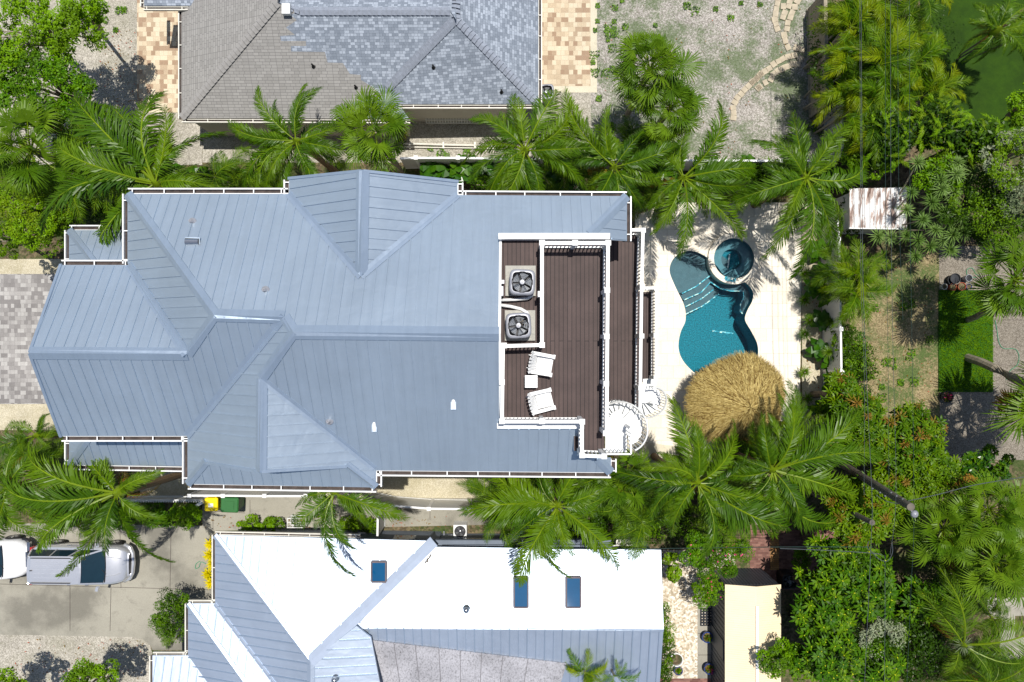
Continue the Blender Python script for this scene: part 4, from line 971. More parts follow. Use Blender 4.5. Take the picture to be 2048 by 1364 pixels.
    for y in (-.45, .45): mb.tube([(1.35, y*h*1.1, 1.055-.0), (1.75, y*h*.95, .985), (L_/2-.25, y*h*.8, .895)], .012, S_, 4)
    mb.build('hood_crease', t, local=True)
    mb = MB(); mb.box((xr0+.18, 0, zr+.06), (.1, .03, .06), M['dark_metal']); mb.build('antenna', t, local=True)
    mb = MB(); mb.box((L_/2-.03, 0, .60), (.08, h*1.0, .16), M['dark_metal']); mb.build('grille', t, local=True)
    mb = MB(); pts = [(L_/2-.35, h*.93), (L_/2-.08, h*.78), (L_/2+.04, h*.5), (L_/2+.08, 0), (L_/2+.04, -h*.5), (L_/2-.08, -h*.78), (L_/2-.35, -h*.93)]
    mb.tube([(x, y, .45) for x, y in pts], .10, M['dark_metal' if truck else paint], 8); mb.build('bumper', t, local=True, smooth=True)
    if truck:
        mb = MB()
        for y in (-.3, .3): mb.bar((L_/2, y, .5), (L_/2+.1, y, .85), .06, .06, M['dark_metal'])
        mb.bar((L_/2+.1, -.35, .88), (L_/2+.1, .35, .88), .06, .06, M['steel']); mb.bar((L_/2+.06, -h*.8, .62), (L_/2+.06, h*.8, .62), .14, .14, M['steel']); mb.build('bull_bar', t, local=True)
    return t
car('parked_suv', 'silver grey estate car parked nose towards the houses on the concrete drive', 'car', (-20.35, -10.55, .012), R(-.5))
car('parked_truck', 'white pickup nose cut off by the left frame edge behind the silver car', 'truck', (-25.15, -10.35, .012), R(2), truck=True, paint='white_car')

# ------------------------------------------------------------------ wheelie bins and rack
def bin_(cpx, rz, mat, label, sx, sy):
    c = P(*cpx, 1.05); t = thing('wheelie_bin', label, 'bin', (c.x, c.y, 0), rz, 'wheelie bins by the fence'); m_ = M[mat]
    def sq(a, b, z): return [Vector((x*a, y*b, z)) for x, y in ((-.85, -1), (.85, -1), (1, -.85), (1, .85), (.85, 1), (-.85, 1), (-1, .85), (-1, -.85))]
    mb = MB(); r = [sq(sx*.78, sy*.78, .05), sq(sx*.96, sy*.96, .98), sq(sx*1.02, sy*1.02, 1.0)]; mb.loft(r, M['green'] if mat == 'green' else m_); mb.build('body', t, local=True)
    mb = MB(); r = [sq(sx*1.04, sy*1.04, 1.0), sq(sx*1.04, sy*1.04, 1.04), sq(sx*.92, sy*.92, 1.08)]; mb.loft(r, m_); mb.face(r[-1], m_)
    mb.box((0, 0, 1.09), (sx*1.1, sy*1.1, .03), m_); ld = mb.build('lid', t, local=True)
    if mat == 'yellow':
        mb = MB(); mb.box((0, -.03, 1.108), (sx*.75, sy*.62, .006), M['white']); mb.build('sticker', ld, local=True)
    for s_ in (-1, 1):
        mb = MB(); mb.tube([(sx*.0+s_*sx*.8-.03, sy*.95, .13), (s_*sx*.8+.03, sy*.95, .13)], .12, M['rubber'], 14); mb.build('wheel', t, local=True)
    mb = MB(); mb.tube([(-sx*.7, sy*1.02, 1.0), (-sx*.6, sy*1.2, 1.02), (sx*.6, sy*1.2, 1.02), (sx*.7, sy*1.02, 1.0)], .02, m_, 6); mb.build('handle', t, local=True)
bin_((422.5, 1009), 0, 'yellow', 'wheelie bin with a yellow lid carrying a white sticker beside the fence', .30, .30)
bin_((459, 1010), R(-2), 'green', 'dark green wheelie bin next to the yellow one beside the fence', .40, .34)
c = P(590, 1051, .9); t = thing('pipe_rack', 'white tubular rack standing on the walk above the white roofed house', 'rack', (c.x, c.y, 0)); mb = MB(); W = M['white']
for a, b, d in ((-.36, .33, .9), (.38, .36, .9), (-.36, -.1, .9), (.38, -.1, .9)): mb.tube([(a, b, 0), (a, b, d)], .025, W, 6)
for z in (.9, .45): mb.tube([(-.36, .33, z), (.38, .36, z), (.38, -.1, z), (-.36, -.1, z), (-.36, .33, z)], .025, W, 6)
mb.tube([(-.1, .3, .9), (-.1, -.1, .9)], .02, W, 6); mb.tube([(-.36, .15, .9), (.38, .15, .9)], .02, W, 6); mb.build('frame', t, local=True)

# ------------------------------------------------------------------ sheds
sh = thing('garden_shed', 'small shed with a flaking white corrugated roof under the rosette plants', 'shed', tuple(P(1750, 417, 0)))
A, B, C_, D = P(1697, 377, 2.5), P(1812, 375, 2.5), P(1812, 457, 2.2), P(1698, 455, 2.2)
mb = MB(); n = 66; up = Vector((0, 0, 1))
for i in range(n):
    f0, f1 = i/n, (i+1)/n
    h0_, h1_ = (.025*math.cos(f*2*math.pi*11)+(.05 if (f*11) % 1 < .12 else 0) for f in (f0, f1))
    mb.face([D.lerp(C_, f0)+up*h0_, D.lerp(C_, f1)+up*h1_, A.lerp(B, f1)+up*h1_, A.lerp(B, f0)+up*h0_], M['shed_white'])
mb.build('roof', sh); mb = MB(); mb.bar(D+Vector((0, -.03, -.03)), C_+Vector((0, -.03, -.03)), .05, .12, M['white']); mb.build('fascia', sh)
mb = MB(); c = (A+C_)/2; mb.box((c.x, c.y, 1.05), (2.2, 1.55, 2.1), M['vinyl']); mb.build('wall', sh)
sh = thing('long_shed', 'long metal shed with a cream ribbed roof and dark blue grey walls', 'shed', tuple(P(1500, 1290, 0)))
zt = 2.3; a, b = P(1450, 1169, zt), P(1562, 1161, zt); rtop = P(1513, 1171, zt+.28)
ax0, ax1, axr = a.x, b.x, rtop.x; yt = a.y; yb = -21.0
Lp = P3(Vector((ax0, 0, zt)), Vector((ax0, 1, zt)), Vector((axr, 0, zt+.28))); Rp = P3(Vector((ax1, 0, zt)), Vector((ax1, 1, zt)), Vector((axr, 0, zt+.28)))
for pl, x0, x1 in ((Lp, ax0, axr), (Rp, axr, ax1)):
    roof_face('roof', sh, pl, None, M['shed_beige'], .1, th=.04, ribw=.02, ribh=.016, world=[Vector((x, y, pl.z(x, y))) for x, y in ((x0, yb), (x1, yb), (x1, yt), (x0, yt))])
mb = MB(); mb.box((axr+.02, yt-4.0, zt+.31), (.12, 6.3, .04), M['white']); mb.build('ridge_vent', sh)
mb = MB(); wx0, wx1, wy = ax0+.05, ax1-.05, yt-.03; gz = zt-.03
for q in ([(wx0, wy, 0), (wx0, yb, 0), (wx0, yb, gz), (wx0, wy, gz)], [(wx1, yb, 0), (wx1, wy, 0), (wx1, wy, gz), (wx1, yb, gz)], [(wx0, wy, 0), (wx0, wy, gz), (axr, wy, gz+.25), (wx1, wy, gz), (wx1, wy, 0)]): mb.face(q, M['shed_dark'])
for i in range(16): x = wx0+(wx1-wx0)*(i+.5)/16; mb.bar((x, wy+.012, .02), (x, wy+.012, gz-.02), .02, .02, M['shed_dark'])
for i in range(38): y = wy-(i+.5)*.22; mb.bar((wx0-.012, y, .02), (wx0-.012, y, gz-.02), .02, .02, M['shed_dark'])
mb.build('wall', sh)
mb = MB(); mb.box((wx0-.02, wy-3.1, 1.0), (.05, .9, 1.95), M['shed_dark']); mb.build('door', sh)
# drainage grate mat
c = P(1413, 1234, .03); t = MB(); t.box((c.x, c.y, .02), (.62, .86, .03), M['black_plastic'])
for i in range(4):
    for j in range(6): t.box((c.x-.21+i*.14, c.y-.34+j*.136, .037), (.045, .045, .008), M['pebble'], R(45))
tag(t.build('rubber_mat'), 'black perforated rubber mat lying beside the long shed', 'mat')

# ------------------------------------------------------------------ stepping stones
stones = []
for x, y in ((15, 560), (45, 535), (72, 508), (100, 488), (128, 470), (158, 440), (192, 420), (222, 403), (258, 390), (300, 380), (350, 340), (312, 328), (256, 325), (238, 280), (230, 240), (183, 198), (175, 168), (167, 135), (172, 98), (178, 62), (185, 25), (190, -5)): stones.append((1500+x/3.41, y/3.41, 0))
for x, y in ((62, 597), (103, 565), (143, 540), (160, 505), (188, 485), (220, 470), (255, 455), (290, 437), (325, 440), (342, 402)): stones.append((1500+x/3.41, y/3.41, 1))
for x, y in ((250, 198), (255, 158), (223, 120), (273, 120), (235, 88), (285, 88), (225, 45), (262, 45), (303, 50), (268, 15), (283, -12), (322, 10)): stones.append((1500+x/3.41, y/3.41, 2))
for x, y in ((590, 805), (592, 770), (588, 737), (600, 700), (617, 668), (643, 643), (668, 612), (693, 590), (722, 562), (750, 537), (772, 510), (760, 600)): stones.append((1000+x*1/3.41+0*x, y/3.41, 3) if False else (1000+(1000+x)/3.41-0, y/3.41, 3))
protos = []
ORD = 'first second third fourth fifth sixth seventh eighth ninth tenth eleventh twelfth thirteenth fourteenth fifteenth sixteenth seventeenth eighteenth nineteenth twentieth twenty-first twenty-second twenty-third'.split()
def slabel(i, row):
    k = i-[s_[2] for s_ in stones].index(row)
    return ORD[k]+(' square paver of the long outer row, counted up from the lower bend', ' square paver of the short inner row, counted up from the lower left', ' square paver of the loose cluster at the top of the path', ' square paver of the single row at the path foot')[row]
lab_ = ['tan square paver in the outer row of the curved stepping path', 'tan square paver in the inner row of the curved stepping path', 'tan square paver in the loose cluster at the top end of the stepping path', 'tan square paver in the single row at the lower end of the stepping path']
M['stone'] = brick('stone', L(176, 160, 136), L(208, 194, 168), L(150, 130, 110), 9, 9, 0)[0].m if False else pm('paver_stone', L(186, 174, 152), .85, 0, .22, 1.1, .3, 40)
for i, (x, y, row) in enumerate(stones):
    nb = [(a, b) for a, b, r_ in stones if (a, b) != (x, y) and r_ == row]; nx, ny = min(nb, key=lambda q: (q[0]-x)**2+(q[1]-y)**2)
    rz = math.atan2(-(ny-y), nx-x)+rnd.uniform(-.12, .12); p = P(x, y, 0)
    if i == 0:
        mb = MB(); s_ = .13
        rr = [[Vector((a*s_*k, b*s_*k, z)) for a, b in ((-1, -1), (1, -1), (1, 1), (-1, 1))] for k, z in ((1, 0), (1, .05), (.95, .058))]; mb.loft(rr, M['stone']); mb.face(rr[-1], M['stone']); proto = mb.build('stepping_stone'); o = proto
    else: o = proto.copy(); COL.objects.link(o)
    o.location = (p.x, p.y, 0); o.rotation_euler = (0, 0, rz); o.scale = (rnd.uniform(.9, 1.15), rnd.uniform(.95, 1.15), 1); tag(o, slabel(i, row), 'stepping stone', 'stones of the curved garden path')

# ------------------------------------------------------------------ pots
def pot(cpx, r, h, mat, label, plant=None, saucer=False, fill='soil'):
    c = P(*cpx, h); t = thing('plant_pot', label, 'pot', (c.x, c.y, .012))
    mb = MB(); mb.lathe((0, 0, 0), [(.01, .0), (r*.7, 0), (r*.95, h*.85), (r*1.05, h*.87), (r*1.05, h), (r*.92, h), (r*.88, h*.85)], M[mat], 22); mb.build('body', t, local=True, smooth=False)
    mb = MB(); mb.lathe((0, 0, 0), [(r*.9, h*.84), (.01, h*.86)], M[fill], 16); mb.build('soil', t, local=True)
    if plant:
        q = random.Random(int(cpx[0])); mb = MB()
        for k in range(46):
            a = q.uniform(0, 6.28); e = q.uniform(.2, 1.4); l = r*q.uniform(.7, 1.4); d = Vector((math.cos(a)*math.cos(e), math.sin(a)*math.cos(e), math.sin(e)*.8)); s_ = Vector((-math.sin(a), math.cos(a), 0))*.022; o = Vector((0, 0, h*.85))
            mt = M[q.choice(plant)]; mb.face([o+s_*.4, o+d*l*.55+s_, o+d*l, o+d*l*.55-s_], mt)
        mb.build('foliage', t, local=True)
    return t
pot((1353, 1320), .31, .5, 'white', 'wide white planter of bare soil on the white pebbles')
pot((1415, 1275), .25, .35, 'blue_glaze', 'blue glazed pot with reddish leaves above the other shed side pot', ['mid', 'flush', 'dark'])
pot((1419, 1338), .25, .35, 'blue_glaze', 'blue glazed pot with pink and red flowers, nearest the brick edge', ['mid', 'pink', 'flush', 'dark'])
pot((1357, 1342), .2, .3, 'blue_glaze', 'blue pot overgrown by a leafy vine below the white planter', ['bright', 'mid'])
pot((1911, 557), .24, .4, 'black_plastic', 'large black empty nursery pot, topmost of the pot group on the patio', fill='black_plastic')
pot((1905, 560), .22, .3, 'black_plastic', 'black nursery pot tucked under the largest black pot', fill='black_plastic')
pot((1938, 556), .16, .38, 'grey_plastic', 'pale grey bucket at the right end of the pot group', fill='black_plastic')
pot((1889, 573), .14, .28, 'cream_white', 'small white pot at the left end of the pot group')
pot((1906, 574), .17, .3, 'terracotta', 'terracotta pot left of the middle one at the turf edge')
pot((1924, 573), .19, .34, 'terracotta', 'wide mouthed terracotta pot in the middle of the turf edge')
pot((1938, 573), .13, .2, 'blue_glaze', 'small blue pot beside the wide terracotta pot')
pot((1895, 794), .27, .3, 'black_plastic', 'dark bowl planter with reddish leaves below the turf panel', ['flush', 'pink', 'dark'])
# hoses
def hose(px, label, z=.03, r=.014): mb = MB(); q = [P(x, y, z) for x, y in px]; mb.tube([v.to_3d() for v in sm(q)], r, M['hose'], 6); tag(mb.build('garden_hose', smooth=True), label, 'hose')
def sm(q, n=5):
    out = []
    for i in range(len(q)-1):
        p0, p1, p2, p3 = q[max(i-1, 0)], q[i], q[i+1], q[min(i+2, len(q)-1)]
        for s_ in range(n): t = s_/n; out.append(.5*((2*p1)+(p2-p0)*t+(2*p0-5*p1+4*p2-p3)*t*t+(3*p1-p0-3*p2+p3)*t**3))
    return out+[q[-1]]
hose([(1990, 640), (1994, 660), (1998, 685), (2008, 697), (2030, 698), (2038, 712), (2034, 730), (2020, 742), (2012, 760)], 'green garden hose snaking over the patio right of the turf panel')
hose([(1975, 500), (1974, 520), (1978, 535)], 'short green hose end near the top of the patio')
hose([(1953, 555), (1936, 552), (1934, 540), (1944, 536), (1952, 548), (1960, 552)], 'looped green hose above the pot group')
hose([(400, 1122), (392, 1128), (391, 1137), (398, 1134), (402, 1124), (412, 1128)], 'coiled green hose beside the yellow leaved plants')
mb = MB(); c = P(1395, 1223, .02)

# ------------------------------------------------------------------ utility pole and wires
up_ = thing('utility_pole', 'dark wooden utility pole leaning out of the fronds with a street lamp head', 'utility pole', (14.6, -5.9, 0))
pb, pt_ = Vector((14.9, -5.3, 0)), P(1822, 1014, 8.6); mb = MB(); mb.tube([pb, pb.lerp(pt_, .5), pt_], [.19, .16, .14], M['pole'], 14); mb.build('shaft', up_, smooth=False)
mb = MB(); c = P(1829, 1028, 8.4); mb.tube([pt_+Vector((0, 0, -.2)), c+Vector((-.1, .1, 0))], .03, M['grey_plastic'], 8); mb.build('lamp_arm', up_)
mb = MB(); mb.lathe(c, [(.01, -.06), (.12, -.04), (.15, 0), (.1, .07), (.01, .1)], M['grey_plastic'], 14); mb.build('lamp_head', up_, smooth=True)
for k, (x, y) in enumerate(((1745, 977), (1760, 985), (1770, 992), (1782, 985), (1793, 992), (1805, 998))):
    mb = MB(); c = P(x, y, 6.6+k*.3); mb.lathe(c, [(.01, -.04), (.035, -.03), (.03, .03), (.01, .05)], M['grey_plastic'], 10); mb.build('insulator', up_, smooth=True)
p2 = thing('transformer_pole', 'short grey pole top with a round cap standing in the orange tipped tree', 'utility pole', tuple(P(1744, 1045, 6.3))[:2]+(0,))
c = P(1744, 1045, 6.6); mb = MB(); mb.tube([(c.x-.3, c.y+.1, 0), (c.x, c.y, 6.6)], .10, M['pole'], 12); mb.build('shaft', p2); mb = MB(); mb.lathe((c.x, c.y, 6.6), [(.11, -.1), (.11, .02), (.01, .04)], M['pole'], 16); mb.build('cap', p2)
def wire(px, z, label, r=.013, mat='wire', sag=.0):
    mb = MB(); q = [P(x, y, zz) for (x, y), zz in zip(px, z)]; mb.tube(sm(q, 6), r, M[mat], 4, cap=False); return tag(mb.build('power_line'), label, 'cable', 'overhead cables')
wire([(1722, -60), (1724, 320), (1726, 560), (1735, 800), (1744, 990), (1743, 1060), (1738, 1180), (1726, 1430)], [7.6]*8, 'thick grey overhead cable running the whole height over the hut side trees', .010)
wire([(1719, -60), (1721, 320), (1722, 560), (1729, 760), (1728, 990)], [7]*5, 'thin grey cable just left of the thickest overhead cable', .007)
wire([(1771, -60), (1771, 400), (1776, 700), (1778, 985)], [8.2]*4, 'green tinted cable over the shed with the flaking roof, second from the left', .007, 'wire_dark')
wire([(1781, -60), (1782, 400), (1786, 700), (1792, 990), (1780, 1110)], [8.2]*5, 'thin cable just right of the green tinted one over the flaking shed', .007)
wire([(1795, -60), (1798, 400), (1806, 640)], [7]*3, 'faint thin cable over the dry yard', .007, 'wire_dark')
wire([(1819, -60), (1820, 400), (1824, 690), (1828, 1030), (1822, 1180), (1811, 1430)], [8.2]*6, 'rightmost of the lengthwise overhead cables, passing the lamp head', .007, 'wire_dark')
wire([(1770, 1110), (1770, 1250), (1768, 1400)], [7.4]*3, 'thin cable over the whorled leaf trees, right of the thick one', .008)
wire([(880, 1098), (1200, 1098), (1400, 1096), (1560, 1094), (1745, 1094)], [4.6, 4.8, 5.4, 6, 6.4], 'upper of two cables crossing over the brick terrace towards the white roof', .014, 'wire_dark')
wire([(1560, 1097), (1660, 1101), (1750, 1107), (1765, 1112)], [6, 6.1, 6.3, 6.4], 'lower of two cables crossing over the brick terrace', .016)
wire([(1816, 1002), (1880, 988), (1960, 968), (2110, 945)], [8.4]*4, 'cable leading from the pole head to the right edge', .014)
wire([(1752, 990), (1775, 1003), (1800, 1008)], [6.9, 6.7, 7], 'drooping pale cable loop under the leaning pole', .014)
wire([(1738, 1082), (1735, 1095), (1745, 1105), (1758, 1118), (1775, 1122), (1785, 1105), (1784, 1085)], [6.4]*7, 'looped cable bundle at the transformer pole', .014)
# ------------------------------------------------------------------ plants: leaf and frond meshes
def frond_mesh(name, seed, elev=.5, curl=.8, sway=.0, n=104, ll=.24, lw=.015, mat='palm', droop=.55, lean=0.0):
    """unit frond along +x: arched midrib with two rows of drooping leaflets"""
    q = random.Random(seed); mb = MB(); az = math.atan(sway*.95); rz_ = Matrix.Rotation(-az, 3, 'Z')
    def mid(t): return rz_ @ Vector((t*(1-.12*curl*t*t), sway*t*t, elev*t-curl*t*t))
    pts = [mid(i/9) for i in range(10)]; mb.tube(pts, [.010*(1-.75*i/9)+.0015 for i in range(10)], M['rachis'], 4)
    for s_ in (-1, 1):
        ph = q.uniform(0, 6)
        for i in range(n):
            t = .12+.88*(i+q.random()*.8)/n; p = mid(t); d = (mid(min(t+.03, 1.03))-mid(t-.03)).normalized(); up = Vector((0, 0, 1)); sd = d.cross(up).normalized()*s_; up2 = sd.cross(d)*s_
            prof = min(1, (t-.06)*5)**.7*(1.0-.52*max(0, (t-.5)/.5)**1.5); l = ll*prof*q.uniform(.8, 1.1)
            wob = math.sin(t*9+ph)*.16; an = R(58-36*t)+q.gauss(0, .09)+wob; dr = droop*q.uniform(.4, 1.6)*(1+.6*math.sin(t*7+ph*2))
            dd = (d*math.cos(an)+sd*math.sin(an)); v = Vector((0, 0, -1))
            dd = (dd+up2*(.18+lean*s_+q.gauss(0, .10))).normalized()
            m1 = p+dd*l*.40; m2 = m1+(dd+v*dr*.8).normalized()*l*.35; e = m2+(dd*.8+v*dr*1.6).normalized()*l*.30
            w_ = d*lw*.5*q.uniform(.7, 1.2)+up2*lw*.12*q.choice((-1, 1))
            mb.face([p-w_*.5, p+w_*.5, m1+w_, m1-w_], M[mat]); mb.face([m1-w_, m1+w_, m2+w_*.8, m2-w_*.8], M[mat]); mb.face([m2-w_*.8, m2+w_*.8, e], M[mat])
    o = mb.build(name); me = o.data; bpy.data.objects.remove(o); return me
def fan_mesh(name, seed, mat='fan', n=34, spread=2.4, droop=.6, seg_l=.48, pet=.55, lw=.013):
    q = random.Random(seed); mb = MB(); c = Vector((pet, 0, .12)); mb.tube([(0, 0, 0), (pet*.5, 0, .1), c], [.012, .01, .008], M['rachis'], 4)
    for i in range(n):
        a = -spread+2*spread*i/(n-1)+q.gauss(0, .03); l = seg_l*(1-.3*abs(a)/spread)*q.uniform(.88, 1.08)
        d = Vector((math.cos(a), math.sin(a), .12+.15*math.cos(a))).normalized(); s_ = Vector((-math.sin(a), math.cos(a), 0))*lw
        m1 = c+d*l*.5; dr = droop*q.uniform(.6, 1.5); m2 = m1+(d+Vector((0, 0, -dr))).normalized()*l*.28; e = m2+(d*.7+Vector((0, 0, -dr*2.2))).normalized()*l*.3
        mb.face([c, m1+s_, m1-s_], M[mat]); mb.face([m1-s_, m1+s_, m2+s_*.6, m2-s_*.6], M[mat]); mb.face([m2-s_*.6, m2+s_*.6, e], M[mat])
    o = mb.build(name); me = o.data; bpy.data.objects.remove(o); return me
def rosette_mesh(name, seed, n=42, lw=.055, mat='rosette', up=1.3, bud=None, wide=False, droop=.5):
    q = random.Random(seed); mb = MB()
    for i in range(n):
        f = i/n; a = i*2.39996+q.gauss(0, .1); e = up*(f**1.2)-.25*(1-f); l = (1-.45*f)*q.uniform(.85, 1.08)
        d = Vector((math.cos(a)*math.cos(e), math.sin(a)*math.cos(e), math.sin(e))); s_ = Vector((-math.sin(a), math.cos(a), 0))*lw*(1 if not wide else 1)
        o = Vector((0, 0, .05)); dn = Vector((0, 0, -droop*(1-f)))
        if wide:
            m0 = o+d*l*.3; m1 = o+d*l*.65+dn*.12; e_ = o+d*l+dn*.5
            mb.face([o, m0+s_*.45, m0-s_*.45], M[mat]); mb.face([m0-s_*.45, m0+s_*.45, m1+s_, m1-s_], M[mat]); mb.face([m1-s_, m1+s_, e_+s_*.25, e_-s_*.25], M[mat])
        else:
            m1 = o+d*l*.45; e_ = o+d*l+dn*.35
            mb.face([o+s_*.5, m1+s_, m1-s_, o-s_*.5], M[mat]); mb.face([m1-s_, m1+s_, e_], M[mat])
    if bud: mb.lathe((0, 0, 0), [(.07, .05), (.05, .16), (.01, .2)], M[bud], 6)
    o = mb.build(name); me = o.data; bpy.data.objects.remove(o); return me
FR = [frond_mesh('frond_mesh', 10+i, e, c, s_, mat='palm', droop=d, ll=l_, lean=le) for i, (e, c, s_, d, l_, le) in enumerate(((.55, .62, .12, .6, .25, 0), (.45, .75, -.2, .9, .25, .25), (.75, .9, .28, .6, .24, -.3), (.3, .6, -.3, 1.0, .26, .15), (.6, .7, .05, .35, .22, -.1), (.5, .95, .35, 1.1, .24, .3), (.8, .85, -.12, .5, .21, 0), (.4, .8, .18, 1.4, .24, -.2)))]
FRA = [frond_mesh('areca_mesh', 30+i, e, c, s_, n=50, ll=.28, lw=.020, mat='areca', droop=.5) for i, (e, c, s_) in enumerate(((.8, .9, .1), (.6, .8, -.1), (1.0, 1.1, .0)))]
FRQ = [frond_mesh('queen_mesh', 40+i, e, c, s_, n=64, ll=.30, lw=.010, mat='fan', droop=.9) for i, (e, c, s_) in enumerate(((.6, .7, .1), (.5, .8, -.15), (.7, .7, .2)))]
FRG = [frond_mesh('green_areca_mesh', 50+i, e, c, s_, n=44, ll=.30, lw=.018, mat='fan', droop=.6) for i, (e, c, s_) in enumerate(((.8, .9, .1), (.6, .8, -.1)))]
FRD = [frond_mesh('dry_frond_mesh', 60, .3, .9, .1, n=40, ll=.2, lw=.012, mat='palm_dry', droop=1.2)]
FAN = [fan_mesh('fan_mesh', 70+i, spread=sp, droop=d) for i, (sp, d) in enumerate(((2.3, .5), (2.0, .8), (2.5, .35)))]
FAND = [fan_mesh('dry_fan_mesh', 75, 'palm_dry', spread=1.8, droop=1.4)]
ROS = [rosette_mesh('rosette_mesh', 80+i, 58, .036) for i in range(2)]
WHO = [rosette_mesh('whorl_mesh', 85+i, 13, .125, 'whorl', .45, 'ybud', True, .7) for i in range(3)]
MAN = [rosette_mesh('sprig_mesh', 90, 16, .10, 'mango', .9, None, True, .6), rosette_mesh('sprig_mesh', 91, 14, .10, 'mango', .8, None, True, .6), rosette_mesh('flush_mesh', 92, 20, .07, 'flush', 1.3, None, True, .6)]
FEA = [frond_mesh('feather_mesh', 95, .3, .5, .1, n=26, ll=.22, lw=.03, mat='feather', droop=.4), frond_mesh('feather_mesh', 96, .2, .4, -.1, n=26, ll=.22, lw=.03, mat='bright', droop=.4)]
BRO = rosette_mesh('bromeliad_mesh', 97, 30, .085, 'yellowleaf', 1.2)
PHI = rosette_mesh('broadleaf_mesh', 98, 12, .26, 'big', .7, None, True, .9)
YUC = rosette_mesh('spiky_mesh', 99, 60, .035, 'fan', 1.4, None, False, .3)
def part(name, me, parent, loc, rot, scale, label=None):
    o = bpy.data.objects.new(name, me); COL.objects.link(o); o.parent = parent; o.location = loc; o.rotation_euler = rot
    o.scale = scale if isinstance(scale, tuple) else (scale,)*3
    if label: o['label'] = label
    return o
def palm(name, label, crown, zc, tips, fill, meshes, rfill=2.2, base=None, dry=3, seed=0, group='coconut palms of the gardens', tm='trunk', tr=.13, drys=None, lowlist=(.35, 1.0)):
    q = random.Random(seed*7+3); c = P(*crown, zc); b = P(*base, 0) if base else Vector((c.x+q.uniform(-.4, .4), c.y+q.uniform(-.4, .4), 0))
    t = thing(name, label, 'palm tree', (b.x, b.y, 0), 0, group); o = c-Vector((b.x, b.y, 0))
    mb = MB(); k = 8; mb.tube([Vector((o.x*(i/k)**1.5, o.y*(i/k)**1.5, (zc-.1)*i/k)) for i in range(k+1)], [tr*(1.35-.35*min(1, i/2)) for i in range(k+1)], M[tm], 10); mb.build('trunk', t, local=True)
    mb = MB(); mb.lathe(o, [(.02, -.5), (tr*1.3, -.35), (tr*1.5, -.1), (tr*.8, .12), (.02, .3)], M['rachis'], 10); mb.build('crownshaft', t, local=True, smooth=True)
    for tip in tips:
        x, y = tip[:2]; wd = tip[2] if len(tip) > 2 else 1
        zt = zc-.7; e = P(x, y, zt)-c; L_ = math.hypot(e.x, e.y)/.93
        i = q.randrange(len(meshes)); part('frond', meshes[i], t, o+Vector((0, 0, .05)), (q.uniform(-.65, .65), 0, math.atan2(e.y, e.x)), (L_, L_*q.uniform(.8, 1.1)*wd, L_*q.uniform(.8, 1.2)))
    a0 = q.uniform(0, 6.28)
    for k in range(fill):
        a = a0+k*2.4+q.uniform(-.7, .7); lo = k/fill; L_ = rfill*q.uniform(.8, 1.05)
        part('frond', q.choice(meshes), t, o+Vector((0, 0, -.1-.15*lo)), (q.uniform(-.6, .6), R(-25+70*lo), a), L_)
    for k in range(dry): part('frond', (drys or FRD)[0], t, o+Vector((0, 0, -.15)), (q.uniform(-.4, .4), R(q.uniform(20, 50)), q.uniform(0, 6.28)), rfill*q.uniform(.65, .9), 'dry brown frond')
    return t
def LB(s_): return s_
palm('coconut_palm', 'large coconut palm reaching over the front low roof, upper left of the house', (312, 368), 7.6, [(165, 203), (222, 178), (268, 165), (404, 245), (128, 300), (90, 438), (172, 492), (250, 460), (345, 210), (395, 330), (190, 260)], 12, FR, 2.6, base=(340, 350), seed=1)
palm('coconut_palm', 'coconut palm whose fronds lie over the old grey shingles of the neighbour', (592, 282), 6, [(592, 165), (518, 190), (645, 185), (468, 262), (500, 322), (545, 215), (668, 320), (462, 372), (655, 385), (690, 250), (520, 380)], 10, FR, 2.4, seed=2)
palm('coconut_palm', 'coconut palm near the corner condenser of the shingle house', (1050, 300), 6, [(1033, 205), (1125, 182), (948, 240), (1190, 285), (925, 300), (940, 360), (1000, 420), (1075, 418), (1185, 375), (1150, 225), (985, 395)], 10, FR, 2.5, seed=3)
palm('coconut_palm', 'coconut palm between the roof corner and the big fan palm', (1228, 335), 5.5, [(1120, 195), (1290, 270), (1350, 300), (1290, 425), (1180, 385), (1240, 400), (1160, 255), (1110, 330), (1330, 370), (1200, 250)], 10, FR, 2.4, seed=4)
palm('coconut_palm', 'coconut palm above the pool with one frond hanging straight down over the deck', (1366, 356), 5, [(1358, 258), (1445, 218), (1505, 342), (1468, 482), (1354, 520), (1305, 470), (1262, 330), (1290, 420), (1420, 430), (1490, 380), (1310, 280)], 6, FR, 2.3, seed=5)
palm('coconut_palm', 'coconut palm beside the flaking white shed roof', (1612, 356), 5.4, [(1575, 225), (1695, 235), (1500, 288), (1470, 405), (1530, 512), (1588, 548), (1705, 450), (1755, 345), (1655, 500), (1545, 400), (1690, 300)], 10, FR, 2.3, seed=6)
palm('coconut_palm', 'small coconut palm between the south fence and the white roof', (668, 985), 6, [(592, 995), (596, 1045), (692, 1140), (822, 1026), (640, 1065), (745, 1040), (715, 1090), (620, 960)], 4, FR, 1.8, seed=7)
palm('coconut_palm', 'large coconut palm with fronds trailing onto the white roof between the skylights', (1115, 1012), 6.8, [(945, 952), (975, 1040), (1030, 1155), (1112, 1142), (1248, 1128), (1062, 920), (1135, 950), (1215, 1000), (930, 1010), (1180, 1075), (1000, 980), (1075, 1110)], 12, FR, 2.4, seed=8)
palm('coconut_palm', 'large coconut palm directly below the thatched hut', (1395, 966), 6.5, [(1235, 928), (1358, 798), (1484, 855), (1330, 1062), (1565, 1050), (1340, 905), (1440, 1095), (1500, 930), (1290, 1000), (1400, 1110), (1470, 1010), (1530, 1000)], 12, FR, 2.4, seed=9)
